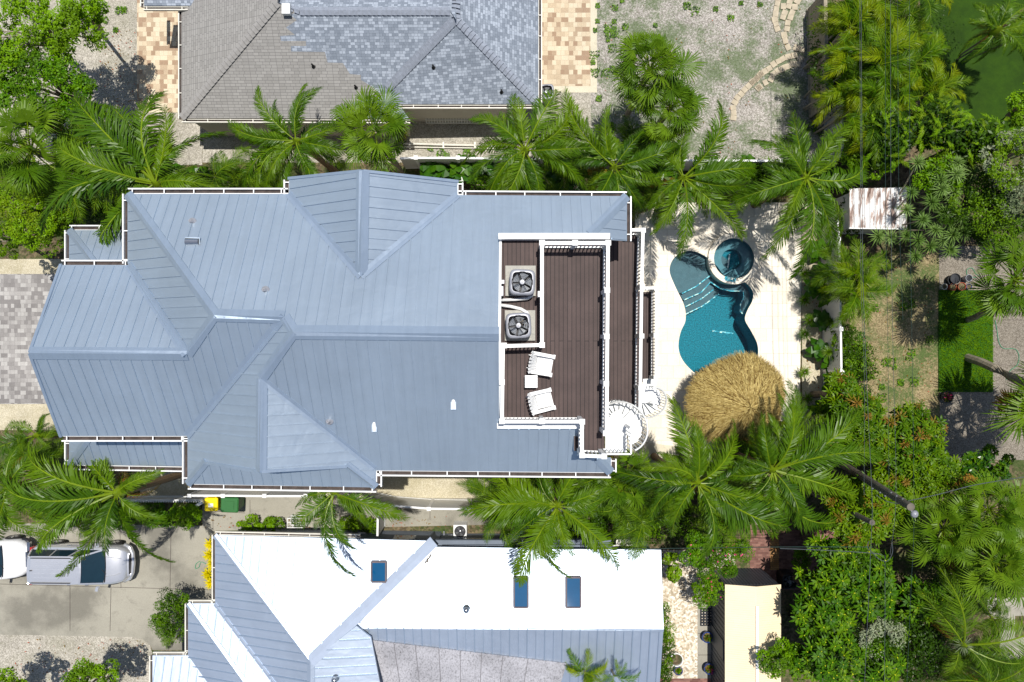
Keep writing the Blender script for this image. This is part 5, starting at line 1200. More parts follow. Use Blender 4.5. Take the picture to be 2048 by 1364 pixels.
palm('coconut_palm', 'coconut palm whose fronds cross the leaning utility pole', (1545, 940), 6.3, [(1572, 785), (1640, 835), (1705, 822), (1750, 900), (1705, 1005), (1648, 1078), (1478, 905), (1530, 1062), (1440, 1000), (1610, 880), (1680, 950), (1590, 1040)], 11, FR, 2.3, seed=10)
palm('coconut_palm', 'coconut palm with a thick ringed trunk lying out from the low side roof', (235, 985), 7.2, [(60, 900), (20, 960), (95, 1090), (140, 1162, .45), (315, 1135, .42), (150, 885), (230, 880), (340, 1030), (150, 1000), (60, 1040), (120, 940)], 7, FR, 2.4, base=(400, 935), seed=11, tr=.17)
palm('coconut_palm', 'coconut palm cut by the left edge above the cars', (18, 975), 7, [(0, 1090), (58, 1080), (100, 900), (-40, 900), (100, 1010), (-60, 1020), (40, 880)], 6, FR, 2.3, seed=12)
palm('coconut_palm', 'young coconut palm in the sand beside the left end of the low side roof', (75, 870), 3, [(118, 842), (20, 838), (0, 900), (60, 930), (120, 890)], 4, FR, 1.3, seed=13, dry=0)
palm('coconut_palm', 'slender young palm between the thatch and the right hand bed', (1575, 850), 4.5, [(1580, 765), (1560, 790), (1620, 870), (1540, 880), (1600, 800)], 3, FR, 1.3, seed=14, dry=0)
G2 = 'fan palms of the gardens'
def fpalm(label, crown, zc, r, n, seed, meshes=FAN, base=None, tr=.14, dry=4):
    q = random.Random(seed); c = P(*crown, zc); b = P(*base, 0) if base else Vector((c.x, c.y, 0)); o = c-Vector((b.x, b.y, 0))
    t = thing('fan_palm', label, 'palm tree', (b.x, b.y, 0), 0, G2); mb = MB(); mb.tube([Vector((o.x*(i/6)**1.3, o.y*(i/6)**1.3, zc*i/6)) for i in range(7)], tr, M['bark_pale'], 9); mb.build('trunk', t, local=True)
    for k in range(n):
        f = k/n; a = k*2.39996+q.uniform(-.2, .2); L_ = r*q.uniform(.85, 1.05)*(1.0 if f > .25 else .75)
        part('leaf', q.choice(meshes), t, o, (q.uniform(-.7, .7), R(-60+105*f)+q.uniform(-.25, .25), a+q.uniform(-.2, .2)), (L_*q.uniform(.75, 1.05), L_, L_))
    for k in range(dry): part('leaf', FAND[0], t, o+Vector((0, 0, -.2)), (0, R(50), q.uniform(0, 6.28)), r*.9, 'dry brown leaf')
    return t
fpalm('round headed fan palm at the far left under the bright leafy tree', (62, 300), 6, 2.5, 32, 21)
fpalm('fan palm between the shingle house eave and the north gable of the beach house', (748, 262), 6.5, 2.0, 30, 22)
fpalm('big double fan palm standing in the gravel yard', (1300, 140), 5.5, 2.1, 34, 23)
fpalm('lower fan palm leaning against the big one in the gravel yard', (1340, 215), 4.6, 1.9, 30, 24)
fpalm('fan palm at the right edge above the patio pots', (2030, 560), 5.4, 2.3, 30, 25, base=(1935, 640))
fpalm('fan palm beyond the right edge whose bare trunk crosses the turf panel', (2126, 815), 5.4, 2.8, 30, 26, base=(1935, 715), tr=.2)
fpalm('fan palm cluster head nearest the orange tipped tree', (1885, 1060), 5.5, 2.1, 30, 27)
fpalm('fan palm cluster head at the top right above the rear path', (1975, 1020), 5.8, 2.1, 28, 28)
fpalm('fan palm cluster head in the middle of the right hand grove', (1985, 1120), 5.5, 2.2, 32, 29)
fpalm('fan palm cluster head at the frame edge beside the rear path', (2048, 1085), 5.2, 2.0, 26, 30)
fpalm('small fan palm between the palms right of the low deck stairs', (1250, 960), 4.2, 1.7, 26, 31)
palm('queen_palm', 'feathery palm with a pale flower tuft at the lower right', (1925, 1288), 5, [(1862, 1125), (1905, 1130), (2055, 1232), (2050, 1290), (1840, 1180)], 3, FRQ, 2.0, seed=32, group='feather palms at the right')
part('flower_tuft', rosette_mesh('tuft_mesh', 110, 90, .02, 'olive', 1.4), bpy.data.objects['queen_palm'], P(1925, 1288, 5)-Vector(bpy.data.objects['queen_palm'].location), (0, 0, 0), .6)
palm('queen_palm', 'dark feathery palm crown at the bottom right corner', (1975, 1370), 4.5, [(1860, 1345), (1900, 1310), (2050, 1320), (1985, 1300), (1930, 1400), (1880, 1400)], 8, FRQ, 2.3, seed=33, group='feather palms at the right')
palm('queen_palm', 'dark palm at the top right corner over the lawn', (1995, 60), 5, [(1950, 20), (2050, 20), (1945, 70), (1985, 120), (2040, 130), (2010, -20)], 8, FR, 1.6, base=(2060, 10), seed=34, group='feather palms at the right', dry=4)
def clump(label, crown, zc, spread, n, seed, meshes, r, group='clumping palms', name='areca_palm'):
    q = random.Random(seed); c = P(*crown, zc); t = thing(name, label, 'palm tree', (c.x, c.y, 0), 0, group); mb = MB()
    heads = [Vector((q.gauss(0, spread), q.gauss(0, spread), zc*q.uniform(.75, 1))) for _ in range(max(2, n//6))]
    for h_ in heads: mb.tube([(h_.x*.4, h_.y*.4, 0), (h_.x*.8, h_.y*.8, h_.z*.6), tuple(h_)], .045, M['bark_pale'], 6)
    mb.build('trunk', t, local=True)
    for k in range(n):
        h_ = heads[k % len(heads)]; f = (k//len(heads))/6; part('frond', q.choice(meshes), t, h_, (q.uniform(-.4, .4), R(-30+55*f), q.uniform(0, 6.28)), r*q.uniform(.75, 1.05))
    return t
for i, (x, y, z) in enumerate(((1695, 50, 4.6), (1760, 30, 4.8), (1835, 25, 4.6), (1690, 140, 4.2), (1765, 115, 4.8), (1830, 110, 4.4), (1715, 205, 4.0), (1790, 190, 4.4), (1845, 170, 4.0))):
    clump(('clumping palm by the lawn, '+('first', 'second', 'third', 'fourth', 'fifth', 'sixth', 'seventh', 'eighth', 'ninth')[i]+' of the stand from the top left'), (x, y), z, .5, 26, 200+i, FRA+FRG, 1.9, 'clumping palms of the upper right stand')
clump('glossy green clumping palm between the east fence and the dry yard', (1722, 560), 3.4, .6, 44, 220, FRG+FRA[:1], 1.8)
clump('green clumping palm beside the sand strip left of the trailing fronds', (985, 1010), 3.6, .5, 36, 221, FRG, 1.6)
clump('green clumping palm with one orange frond under the deck stairs', (1215, 985), 4.0, .6, 44, 222, FRG, 1.7)
clump('green clumping palm right of the deck stairs above the brick terrace', (1278, 1010), 3.8, .6, 44, 223, FRG, 1.7)
clump('green clumping palm below the south roof edge', (1075, 970), 3.4, .4, 24, 224, FRG, 1.5)
clump('low feathery palm against the north wall between two coconut palms', (430, 335), 3.5, .5, 26, 225, FRG, 1.6)
clump('low feathery palm under the coconut palms north of the roof corner', (1140, 350), 3.2, .6, 30, 226, FRG, 1.6)
clump('pale fringed palm shoots rising over the lower edge of the white roof', (1200, 1375), 4.6, .4, 18, 227, FRA, 1.2)
clump('feathery palm in the north strip right of the palm over the old shingles', (520, 345), 2.6, .5, 22, 231, FRG, 1.4)
clump('feathery palm at the north east roof corner beside the pool deck', (1292, 400), 2.6, .5, 26, 232, FRG, 1.4)
clump('feathery palm between the pool palm and the palm by the flaking shed', (1480, 370), 2.4, .6, 26, 233, FRG, 1.4)
clump('feathery palm under the crown beside the flaking shed', (1590, 400), 2.4, .5, 22, 234, FRG, 1.3)
clump('feathery palm below the ground condenser corner', (1125, 290), 3, .5, 26, 235, FRG, 1.5)
clump('feathery palm in the gravel edge below the big fan palm', (1270, 300), 2.8, .6, 30, 236, FRG, 1.5)
clump('feathery palm under the left palms above the drive', (150, 985), 3.2, .7, 34, 237, FRG, 1.7)
clump('feathery palm at the left edge below the sand strip', (40, 930), 3, .6, 28, 238, FRG, 1.6)
clump('feathery palm below the thatched hut', (1480, 920), 3, .6, 34, 239, FRG, 1.6)
clump('feathery palm between the two crowns below the hut', (1460, 1010), 3.4, .6, 34, 240, FRG, 1.6)
clump('feathery palm at the right edge below the grove', (2010, 1215), 3.0, .4, 22, 241, FRG, 1.3)
clump('feathery palm between the corner crown and the rear path', (1960, 1330), 3.2, .6, 34, 242, FRG, 1.6)
clump('feathery palm at the bottom right frame corner', (2040, 1350), 3.2, .5, 30, 243, FRG, 1.5)
clump('feathery palm growing behind the fan palm at the far left', (150, 330), 5, .7, 30, 228, FRG, 1.9)
clump('dark palm clump at the top right corner behind the dark crown', (2050, 30), 4, .4, 20, 229, FRA, 1.4)
o = part('frond', frond_mesh('orange_mesh', 61, .3, .7, .1, n=40, ll=.26, lw=.014, mat='flush', droop=.8), bpy.data.objects['areca_palm.011'] if 'areca_palm.011' in bpy.data.objects else None, (0, 0, 4.0), (0, 0, R(8)), 1.6, 'orange dying frond')
# ------------------------------------------------------------------ leafy trees and bushes
def leafy(name, label, cat, cpx, z, rx, ry, rz_, n, mats, size=.09, seed=0, group=None, clumps=26, trunk=True, zb=None, tight=.34, limb='bark_pale', flowers=None):
    q = random.Random(seed); c = P(*cpx, z); t = thing(name, label, cat, (c.x, c.y, 0), 0, group); mb = MB(); cl = []
    for _ in range(clumps):
        while True:
            v = Vector((q.uniform(-1, 1), q.uniform(-1, 1), q.uniform(-.5, 1)))
            if v.length < 1: break
        v = v*(.85/max(.5, v.length))*q.uniform(.55, 1.05) if v.length > .2 else v
        cl.append((Vector((v.x*rx, v.y*ry, v.z*rz_)), q.uniform(.6, 1.25), q.choice(mats)))
    for i in range(n):
        cc, sz, mt = q.choice(cl); r = tight*min(rx, ry)*sz
        d = Vector((q.gauss(0, 1), q.gauss(0, 1), q.gauss(0, .55))); d = d.normalized()*r*q.uniform(.3, 1.0)**.6
        if d.z < -.2*r: d.z *= .4
        p = cc+d+Vector((0, 0, z)); nrm = (d.normalized()*.8+Vector((q.gauss(0, .45), q.gauss(0, .45), .9))).normalized()
        a = nrm.cross(Vector((q.gauss(0, 1), q.gauss(0, 1), q.gauss(0, 1)))).normalized(); b = nrm.cross(a); s_ = size*q.uniform(.6, 1.25)
        mm = M[mt]
        if flowers and q.random() < .012: mm = M[flowers]
        mb.face([p-a*s_*.62, p+b*s_*.30, p+a*s_*.62, p-b*s_*.30], mm)
    mb.build('crown', t, local=True)
    if trunk:
        g_ = (P(*cpx, 0)-c)*.8; g_.z = 0
        mb = MB(); z0 = max(.15, z-rz_*.4); mb.tube([tuple(g_), tuple(g_*.4+Vector((q.uniform(-.1, .1), q.uniform(-.1, .1), z0*.6))), (0, 0, z0)], [.10, .08, .06] if z > 2.5 else [.06, .05, .04], M['bark'], 8)
        for cc, _, _ in cl[::2]: mb.tube([(0, 0, z0*.75), tuple(cc*.5+Vector((0, 0, z-.1))), tuple(cc+Vector((0, 0, z)))], [.06, .035, .015] if z > 2.5 else [.03, .02, .01], M[limb], 5)
        mb.build('trunk', t, local=True)
    return t
T_ = 'tree'; B_ = 'bush'
leafy('shade_tree', 'bright green small leaved tree at the top left corner over the gravel', T_, (75, 60), 5, 2.9, 1.9, 1.2, 12000, ['bright', 'bright', 'mid'], .10, 301, clumps=44, tight=.27)
leafy('shade_tree', 'bright green tree crown just above the far left fan palm', T_, (100, 175), 5, 2.3, 1.7, 1.0, 9000, ['bright', 'bright', 'mid'], .10, 302, clumps=36, tight=.28)
leafy('shade_tree', 'loose light green branch crown nearest the paver drive at the top left', T_, (165, 30), 4.5, 1.1, 1.1, .8, 2600, ['bright'], .10, 303, clumps=16, tight=.3)
leafy('shade_tree', 'bright green tree crown at the left edge above the far left fan palm', T_, (20, 150), 4.6, 1.6, 1.8, .9, 7000, ['bright', 'mid'], .10, 304, clumps=34, tight=.28)
leafy('shade_tree', 'bright green tree crown between the gravel yard and the large upper left coconut palm', T_, (150, 225), 4.0, 1.3, .9, .7, 4000, ['bright', 'mid'], .09, 305, clumps=24, tight=.28)
leafy('shade_tree', 'yellow green fine leaved tree at the left edge above the sand strip', T_, (25, 480), 3.6, 1.5, .8, .6, 5200, ['feather', 'bright'], .07, 306, clumps=30, tight=.28)
def feathery(label, cpx, z, rx, ry, n, seed, mesh=FEA, r=.9):
    q = random.Random(seed); c = P(*cpx, z); t = thing('feathery_tree', label, T_, (c.x, c.y, 0)); mb = MB(); mb.tube([(0, 0, 0), (.1, 0, z*.5), (0, 0, z-.2)], [.15, .12, .06], M['bark'], 8); br = []
    pts = [(q.uniform(-rx, rx)*.9, q.uniform(-ry, ry)*.9, z+q.uniform(-.6, .5)) for _ in range(max(5, n//9))]
    for p in pts: mb.tube([(0, 0, z*.5), (p[0]*.5, p[1]*.5, z*.8), p], [.05, .03, .015], M['bark'], 5)
    mb.build('trunk', t, local=True)
    for k in range(n): p = Vector(pts[k % len(pts)]); part('spray', q.choice(mesh), t, p+Vector((q.gauss(0, .15), q.gauss(0, .15), q.uniform(-.2, .2))), (q.uniform(-.4, .4), q.uniform(-.3, .4), q.uniform(0, 6.28)), r*q.uniform(.6, 1.1))
    return t
leafy('shade_tree', 'yellow green fine leaved tree left of the front low roof', T_, (50, 430), 5, 2.0, 1.4, .9, 12000, ['feather', 'bright'], .07, 311, clumps=50, tight=.25)
leafy('shade_tree', 'yellow green fine leaved tree touching the upper low roof gutter', T_, (105, 450), 4.5, 1.3, 1.2, .8, 7000, ['feather', 'mid'], .07, 313, clumps=30, tight=.28)
leafy('understory_shrub', 'dark shrub mass under the palms at the left edge', B_, (30, 370), 2.5, 1.8, 1.4, .8, 5000, ['dark', 'mid'], .11, 312)
# orange tipped mango like tree
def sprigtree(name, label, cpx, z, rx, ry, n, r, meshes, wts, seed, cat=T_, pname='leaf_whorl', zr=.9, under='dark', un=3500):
    q = random.Random(seed); c = P(*cpx, z); t = thing(name, label, cat, (c.x, c.y, 0)); k = 0; pts = []
    ph = [q.uniform(0, 6.28) for _ in range(3)]
    def edge(x, y): a_ = math.atan2(y, x); return .86+.12*math.sin(3*a_+ph[0])+.1*math.sin(5*a_+ph[1])+.06*math.sin(9*a_+ph[2])
    while len(pts) < n:
        x, y = q.uniform(-1.1, 1.1), q.uniform(-1.1, 1.1)
        if math.hypot(x, y) > edge(x, y)*1.08: continue
        best = min([((x-a)*rx)**2+((y-b)*ry)**2 for a, b in pts] or [9])
        k += 1
        if best < (r*.75)**2 and k < 60: continue
        k = 0; pts.append((x, y))
    mb = MB(); mb.tube([(0, 0, 0), (.1, .1, z*.4), (0, 0, z*.7)], [.18, .14, .1], M['bark'], 8)
    for i, (x, y) in enumerate(pts):
        h_ = z+zr*(1-(x*x+y*y))-.4+q.uniform(-.25, .25); p = Vector((x*rx, y*ry, h_))
        if i % 3 == 0: mb.tube([(0, 0, z*.5), (p.x*.5, p.y*.5, h_-.9), (p.x, p.y, h_)], [.06, .04, .015], M['bark_pale'], 5)
        me = q.choices(meshes, wts)[0]; part(pname, me, t, p, (q.uniform(-.35, .35)-y*.35, q.uniform(-.35, .35)+x*.35, q.uniform(0, 6.28)), r*q.uniform(.75, 1.2))
    mb.build('trunk', t, local=True)
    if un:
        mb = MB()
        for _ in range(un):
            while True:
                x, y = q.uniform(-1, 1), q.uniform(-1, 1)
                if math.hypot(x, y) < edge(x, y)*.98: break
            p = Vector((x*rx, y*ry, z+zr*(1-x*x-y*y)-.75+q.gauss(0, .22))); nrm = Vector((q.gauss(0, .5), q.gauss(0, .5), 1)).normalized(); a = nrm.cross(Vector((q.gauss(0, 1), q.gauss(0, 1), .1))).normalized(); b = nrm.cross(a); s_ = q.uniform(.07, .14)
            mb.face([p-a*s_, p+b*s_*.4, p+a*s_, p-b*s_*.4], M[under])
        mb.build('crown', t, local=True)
    return t
mw = [5, 5, 1.6]
sprigtree('mango_tree', 'orange tipped leafy tree crown below the dry yard, upper left part of the grove', (1725, 860), 5.0, 1.6, 1.5, 100, .31, MAN, mw, 401, under='mango')
sprigtree('mango_tree', 'orange tipped leafy tree crown left of the patio palm shadow', (1815, 880), 5.0, 1.7, 1.5, 100, .31, MAN, mw, 402, under='mango')
sprigtree('mango_tree', 'bright green leafy crown with few orange tips above the utility pole head', (1850, 945), 4.6, 1.7, 1.4, 100, .31, MAN, [5, 5, .8], 403, under='mango')
sprigtree('mango_tree', 'orange tipped leafy crown right around the transformer pole', (1725, 1030), 5.0, 1.6, 1.3, 100, .31, MAN, [5, 5, 3], 404, under='mango')
sprigtree('mango_tree', 'leafy crown right of the lamp head', (1775, 1005), 4.6, 1.5, 1.6, 100, .31, MAN, [5, 5, 1.5], 405, under='mango')
sprigtree('mango_tree', 'small leafy crown between the fence end and the hut side fronds', (1690, 800), 3.2, .9, 1.2, 50, .34, MAN, [5, 5, .6], 406, under='mid', un=2000)
# whorled leaf trees
who = [1, 1, 1]
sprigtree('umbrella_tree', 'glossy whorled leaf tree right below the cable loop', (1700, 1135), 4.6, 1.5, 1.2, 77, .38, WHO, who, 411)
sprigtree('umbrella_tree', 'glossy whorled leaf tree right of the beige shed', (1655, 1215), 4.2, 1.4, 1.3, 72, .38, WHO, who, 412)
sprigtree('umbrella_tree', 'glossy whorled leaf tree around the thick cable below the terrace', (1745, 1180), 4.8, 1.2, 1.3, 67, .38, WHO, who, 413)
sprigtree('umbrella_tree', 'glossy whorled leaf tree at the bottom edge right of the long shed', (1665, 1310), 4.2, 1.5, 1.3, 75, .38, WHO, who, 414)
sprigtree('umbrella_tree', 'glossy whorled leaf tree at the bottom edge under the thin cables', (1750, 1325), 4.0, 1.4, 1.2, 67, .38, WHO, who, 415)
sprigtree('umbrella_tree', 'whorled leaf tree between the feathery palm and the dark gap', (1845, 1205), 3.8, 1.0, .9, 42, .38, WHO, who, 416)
leafy('shade_tree', 'dull green twiggy tree between the umbrella trees and the palm grove', T_, (1765, 1265), 4.2, 1.2, 1.0, .7, 4200, ['mid', 'olive', 'dark'], .08, 421, clumps=22)
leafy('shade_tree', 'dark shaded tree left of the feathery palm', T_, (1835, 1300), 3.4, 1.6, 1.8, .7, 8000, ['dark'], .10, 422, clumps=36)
leafy('flowering_bush', 'leafy bush at the bottom edge beside the cream shed roof', B_, (1572, 1325), 3.4, 1.2, .9, .7, 5200, ['bright', 'mid'], .09, 423)
leafy('flowering_bush', 'bougainvillea bush with pink flowers above the dark shed end', B_, (1430, 1105), 3.0, 1.7, 1.2, .8, 8500, ['bright', 'mid'], .08, 424, flowers='pink')
leafy('flowering_bush', 'smaller pink flecked bush beside the shed wall and rubber mat', B_, (1415, 1185), 2.0, .8, 1.0, .5, 3600, ['mid', 'bright'], .07, 425, flowers='pink')
leafy('flowering_bush', 'leafy vine shrub at the right corner of the white roof', B_, (1342, 1135), 1.6, .5, 1.0, .5, 1800, ['bright', 'mid'], .09, 426)
leafy('hedge', 'narrow hedge along the right wall of the white roofed house', 'hedge', (1332, 1290), 1.2, .28, 2.6, .4, 4200, ['mid', 'dark'], .07, 427, clumps=40, tight=1.0, trunk=False)
# upper right grove
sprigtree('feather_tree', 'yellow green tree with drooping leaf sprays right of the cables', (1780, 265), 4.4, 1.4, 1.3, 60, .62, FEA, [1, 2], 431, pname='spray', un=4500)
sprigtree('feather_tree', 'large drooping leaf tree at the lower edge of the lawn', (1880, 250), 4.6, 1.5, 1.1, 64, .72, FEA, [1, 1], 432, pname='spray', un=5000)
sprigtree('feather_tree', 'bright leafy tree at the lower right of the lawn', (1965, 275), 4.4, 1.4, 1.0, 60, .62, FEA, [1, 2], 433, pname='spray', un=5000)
leafy('shade_tree', 'silvery grey leaved tree at the right edge below the lawn', T_, (2025, 320), 5, 1.4, 1.3, .9, 7000, ['olive', 'mid'], .09, 434, clumps=34)
leafy('shade_tree', 'silvery grey leaved branch at the right edge above the patio palm', T_, (2040, 400), 4.4, .8, 1.0, .6, 3000, ['olive'], .09, 435)
leafy('shade_tree', 'dark dense tree between the rosette plants and the right edge', T_, (1960, 400), 3.6, 1.9, 1.6, .9, 11000, ['dark', 'mid'], .09, 436, clumps=44)
leafy('shade_tree', 'mid green tree around the top of the rosette plants', T_, (1890, 350), 3.6, 1.5, 1.1, .7, 7000, ['mid', 'bright', 'dark'], .09, 437, clumps=30)
leafy('shade_tree', 'mid green bush just above the flaking shed roof', T_, (1740, 320), 3.2, 1.5, .9, .7, 7000, ['mid', 'bright', 'feather'], .09, 438, clumps=30)
leafy('shade_tree', 'small bright tree at the upper right edge beside the lawn', T_, (2050, 215), 3.6, .8, 1.2, .7, 3200, ['bright', 'mid'], .09, 439)
# dracaena with many heads
def dracaena(label, heads, seed):
    q = random.Random(seed); cs = [P(x, y, z) for x, y, z in heads]; bx_ = sum(c.x for c in cs)/len(cs); by_ = sum(c.y for c in cs)/len(cs)
    t = thing('dracaena_plant', label, 'plant', (bx_, by_, 0), 0, 'rosette headed plants'); mb = MB(); o = Vector((bx_, by_, 0))
    for c in cs:
        mb.tube([(q.uniform(-.2, .2), q.uniform(-.2, .2), 0), tuple((c-o)*.6+Vector((0, 0, .2))), tuple(c-o)], [.05, .04, .03], M['bark_pale'], 6)
        part('leaf_rosette', q.choice(ROS), t, c-o, (q.uniform(-.35, .35), q.uniform(-.35, .35), q.uniform(0, 6.28)), q.uniform(.48, .62))
    mb.build('stem', t, local=True)
dracaena('many headed strap leaf plant closest to the flaking shed', [(1822, 385, 3.6), (1812, 420, 3.3), (1845, 440, 3.6), (1870, 460, 3.4), (1835, 480, 3.0), (1860, 492, 2.8), (1812, 470, 2.8), (1835, 325, 4.0), (1780, 475, 2.2), (1755, 472, 2.2)], 501)
dracaena('many headed strap leaf plant in the centre of the grove under the lawn', [(1880, 360, 4), (1883, 378, 4), (1912, 348, 4.2), (1915, 325, 4.2), (1945, 345, 4), (1908, 385, 3.8), (1930, 378, 3.8), (1905, 405, 3.6), (1890, 425, 3.6), (1862, 405, 3.8)], 502)
dracaena('many headed strap leaf plant nearest the patio corner', [(1898, 445, 3.4), (1922, 432, 3.4), (1905, 470, 3.2), (1925, 465, 3.2), (1885, 480, 3.0), (1830, 512, 2.4), (1900, 500, 2.6), (1942, 412, 3.4)], 503)
# hedges and shrubs of the south side
for i, (x, y, rx) in enumerate(((105, 1030, 1.0), (165, 1032, .9), (240, 1030, 1.0), (310, 1032, 1.0), (375, 1030, .9))):
    leafy('hedge_bush', ('glossy hedge bush under the left palm', 'glossy hedge bush under the coconut fronds', 'glossy hedge bush above the parked car nose', 'glossy hedge bush in front of the picket fence middle', 'glossy hedge bush nearest the yellow bin')[i], 'hedge', (x, y), 1.1, rx, .62, .35, 3600, ['bright', 'bright', 'mid'], .075, 601+i, 'hedge bushes along the drive', clumps=24, tight=.42, trunk=False)
for i, (x, y, rx, lb) in enumerate(((498, 1050, .7, 'low leafy shrub left of the pipe rack'), (545, 1050, .7, 'low leafy shrub touching the pipe rack'), (700, 1050, .5, 'low loose shrub under the small coconut palm'), (738, 1050, .5, 'low loose shrub beside the short white gate'), (1140, 1066, .6, 'light green shrub along the ledge under the big palm'), (1265, 1070, .8, 'light green shrub by the bay window of the white roofed house'))):
    leafy('garden_shrub', lb, B_, (x, y), .5, rx, .42, .25, 1700, ['bright', 'mid'] if i != 3 else ['mid', 'dark'], .07, 610+i, 'low shrubs along the white roofed house', clumps=14, tight=.45, trunk=False)
leafy('round_bush', 'tall dark bush at the corner of the concrete drive', B_, (350, 1232), 1.8, 1.05, 1.25, .7, 7500, ['dark', 'mid'], .07, 620, clumps=44)
clump('spiky palm tuft growing out of the drive corner bush', (345, 1275), 1.6, .15, 12, 621, FRG, .8, 'clumping palms low')
leafy('shade_tree', 'bright leafy tree cut by the bottom edge over the gravel', T_, (185, 1362), 3.0, 1.3, .9, .8, 5200, ['bright', 'mid'], .09, 622)
leafy('shade_tree', 'leafy crown at the bottom left corner', T_, (10, 1385), 3.2, 1.4, .9, .8, 4200, ['bright', 'mid'], .09, 623)
for i, (x, y) in enumerate(((419, 1090), (417, 1112), (423, 1130), (414, 1150), (420, 1168))):
    c = P(x, y, .5); t = thing('bromeliad', ('yellow spiky leaved plant at the upper gutter corner of the white roof', 'yellow spiky leaved plant second from the top beside the white roof', 'yellow spiky leaved plant beside the coiled hose', 'large yellow spiky leaved plant fourth down beside the white roof', 'lowest yellow spiky leaved plant beside the white roof')[i], 'plant', (c.x, c.y, 0), 0, 'yellow plants beside the white roof'); part('leaf_rosette', BRO, t, (0, 0, .35), (0, 0, i), .48)
    mb = MB(); mb.tube([(0, 0, 0), (0, 0, .38)], .04, M['bark'], 6); mb.build('stem', t, local=True)
# bed along the east fence
bed = [(1612, 548, 'spiky'), (1612, 600, 'spiky'), (1622, 640, 'spiky'), (1612, 668, 'spiky'), (1612, 745, 'spiky'), (1618, 798, 'spiky'), (1640, 500, 'broad'), (1645, 545, 'broad'), (1655, 590, 'broad'), (1645, 640, 'broad'), (1640, 700, 'broad'), (1660, 715, 'broad'), (1668, 760, 'broad'), (1645, 820, 'broad'), (1630, 575, 'broad')]
for i, (x, y, k) in enumerate(bed):
    c = P(x, y, .7); w_ = ('top', 'second', 'third', 'fourth', 'fifth', 'sixth', 'seventh', 'eighth', 'ninth')[i if k == 'spiky' else i-6]
    t = thing('bed_plant', f'{"spiky green tuft" if k == "spiky" else "broad leaved dark plant"}, {w_} down the bed beside the pool deck', 'plant', (c.x, c.y, 0), 0, f'{k} plants of the east bed')
    mb = MB(); mb.tube([(0, 0, 0), (0, 0, .6)], .04, M['bark_pale'], 6); mb.build('stem', t, local=True)
    if k == 'spiky': part('leaf_rosette', YUC, t, (0, 0, .5), (0, 0, i), .46)
    else:
        part('leaf_rosette', PHI, t, (0, 0, .7), (.1, .1, i), .72); part('leaf_rosette', YUC, t, (.25, -.1, 1.0), (.1, .1, i), .45)
# understory between the fence and the beach house
us = [(335, 350), (385, 360), (450, 370), (520, 360), (860, 335), (905, 345), (948, 342), (985, 350), (1090, 360), (1150, 375), (1215, 375), (1280, 360), (1340, 350), (1420, 345), (1490, 340), (1560, 345), (1660, 350), (300, 400)]
for i, (x, y) in enumerate(us):
    c = P(x, y, .9); nm = ('just right of the upper left coconut trunk', 'left of the feathery palm by the north wall', 'at the foot of the feathery palm by the north wall', 'under the palm over the old shingles', 'left end of the visible bed above the north gable', 'centre of the visible bed above the north gable', 'right of the centre in the bed above the north gable', 'right end of the bed above the north gable', 'below the palm by the ground condenser', 'under the palms north of the roof corner', 'between the two crowns above the roof corner', 'left below the big fan palm', 'in the gap below the big fan palm', 'at the white rail right of the fan palm', 'below the bare gravel of the yard', 'left of the crown beside the flaking shed', 'under the crown beside the flaking shed', 'at the upper left roof corner')[i]
    t = thing('philodendron', 'broad leaved dark green plant '+nm, 'plant', (c.x, c.y, 0), 0, 'broad leaved plants in the north bed')
    mb = MB(); mb.tube([(0, 0, 0), (0, 0, .8)], .05, M['bark'], 6); mb.build('stem', t, local=True)
    for k in range(3): part('leaf_rosette', PHI, t, (rnd.uniform(-.4, .4), rnd.uniform(-.35, .35), .8+.15*k), (rnd.uniform(-.3, .3), rnd.uniform(-.3, .3), rnd.uniform(0, 6)), rnd.uniform(.55, .85))
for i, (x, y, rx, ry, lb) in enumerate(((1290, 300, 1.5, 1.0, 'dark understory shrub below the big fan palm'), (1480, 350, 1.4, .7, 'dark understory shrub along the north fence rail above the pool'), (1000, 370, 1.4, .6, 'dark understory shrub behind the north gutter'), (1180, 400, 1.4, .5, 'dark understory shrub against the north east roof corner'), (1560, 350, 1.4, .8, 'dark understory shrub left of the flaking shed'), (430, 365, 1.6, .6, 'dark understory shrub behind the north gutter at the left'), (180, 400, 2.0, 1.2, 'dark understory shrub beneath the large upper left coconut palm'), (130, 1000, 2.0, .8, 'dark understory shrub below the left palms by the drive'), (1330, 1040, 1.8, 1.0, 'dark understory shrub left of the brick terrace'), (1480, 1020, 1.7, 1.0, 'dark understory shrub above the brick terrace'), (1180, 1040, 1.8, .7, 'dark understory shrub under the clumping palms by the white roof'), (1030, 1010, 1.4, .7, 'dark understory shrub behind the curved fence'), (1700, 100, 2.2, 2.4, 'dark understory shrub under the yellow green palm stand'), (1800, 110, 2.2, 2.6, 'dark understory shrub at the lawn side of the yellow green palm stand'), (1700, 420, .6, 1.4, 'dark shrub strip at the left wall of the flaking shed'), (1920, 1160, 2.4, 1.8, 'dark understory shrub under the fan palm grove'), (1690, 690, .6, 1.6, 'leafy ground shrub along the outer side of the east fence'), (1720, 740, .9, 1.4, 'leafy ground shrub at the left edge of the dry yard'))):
    leafy('understory_shrub', lb, B_, (x, y), 1.3 if i != 17 else .5, rx, ry, .5, int(2600*rx*ry), ['dark', 'dark', 'mid'], .10, 700+i, 'understory shrubs', clumps=30, tight=.5)
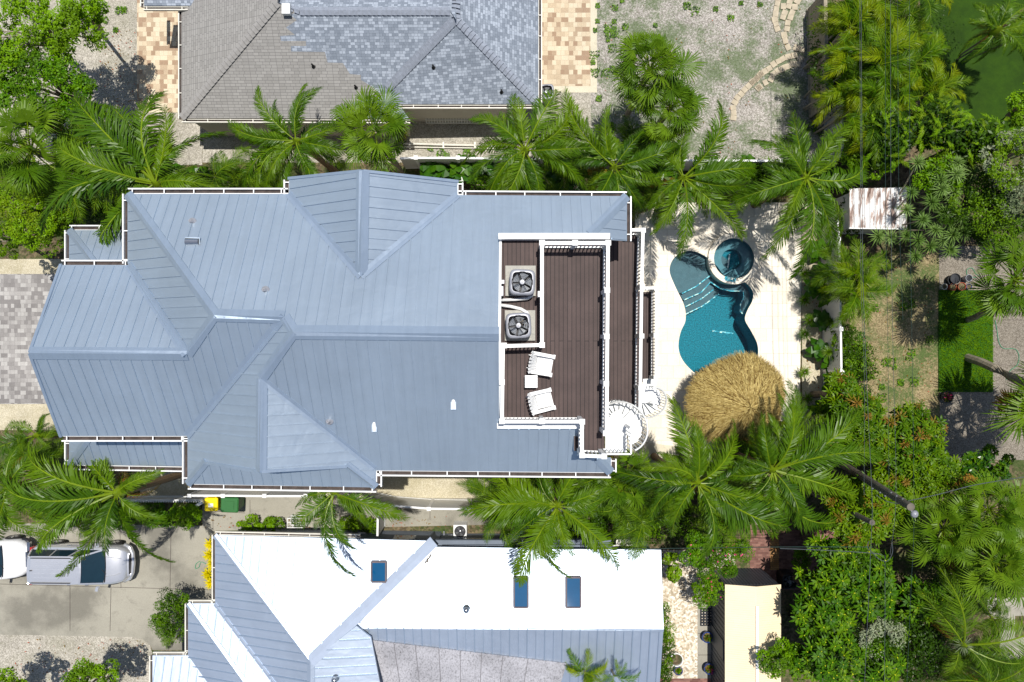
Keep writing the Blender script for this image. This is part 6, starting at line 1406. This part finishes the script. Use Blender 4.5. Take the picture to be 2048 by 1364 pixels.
leafy('understory_shrub', 'dark understory shrub above the patio at the right edge', B_, (1995, 455), 1.8, 2.0, .8, .6, 5200, ['dark', 'mid'], .10, 729, 'understory shrubs', clumps=34, tight=.5)
leafy('leafy_bush', 'broad leaved sea grape bush above the right hand cable', B_, (1968, 930), 2.4, 1.5, 1.0, .6, 2600, ['mid', 'big'], .16, 730, clumps=26)
leafy('leafy_bush', 'shrub right of the brick terrace under the cables', B_, (1600, 1120), 1.6, .5, .5, .4, 900, ['mid'], .09, 731)
# ground vines and litter
def scatter(name, boxes, n, mats, size, label, seed, z=.03):
    q = random.Random(seed); mb = MB()
    for _ in range(n):
        x0, y0, x1, y1 = q.choice(boxes); cx, cy = q.uniform(x0, x1), q.uniform(y0, y1); p = P(cx, cy, z+q.uniform(0, .05)); a = q.uniform(0, 6.28); s_ = size*q.uniform(.5, 1.3); u = Vector((math.cos(a), math.sin(a), q.uniform(-.2, .2))); v = Vector((-u.y, u.x, q.uniform(-.2, .2)))
        mb.face([p-u*s_, p-v*s_*.45, p+u*s_, p+v*s_*.45], M[q.choice(mats)])
    return tag(mb.build(name), label, 'ground cover', None, 'stuff')
q = random.Random(77); bs = []
for x0, y0, x1, y1, k in ((1185, 0, 1240, 130, 14), (1190, 130, 1260, 300, 16), (1220, 0, 1560, 60, 10), (1500, 230, 1640, 300, 8), (1700, 600, 1860, 800, 22), (170, 0, 270, 60, 8), (860, 290, 1000, 312, 6)):
    for _ in range(k): a, b = q.uniform(x0, x1), q.uniform(y0, y1); r = q.uniform(3, 10); bs.append((a-r, b-r, a+r, b+r))
scatter('ground_vine', bs, 5200, ['bright', 'mid', 'dark'], .05, 'patchy green creeper spreading over the gravel and dry yards', 78)
scatter('leaf_litter', [(1190, 10, 1640, 310), (30, 1278, 290, 1360), (1600, 420, 1645, 860), (1720, 520, 1870, 820), (410, 1030, 900, 1055), (200, 60, 270, 220)], 900, ['flush', 'palm_dry', 'terracotta'], .045, 'scattered brown fallen leaves on gravel and beds', 79)
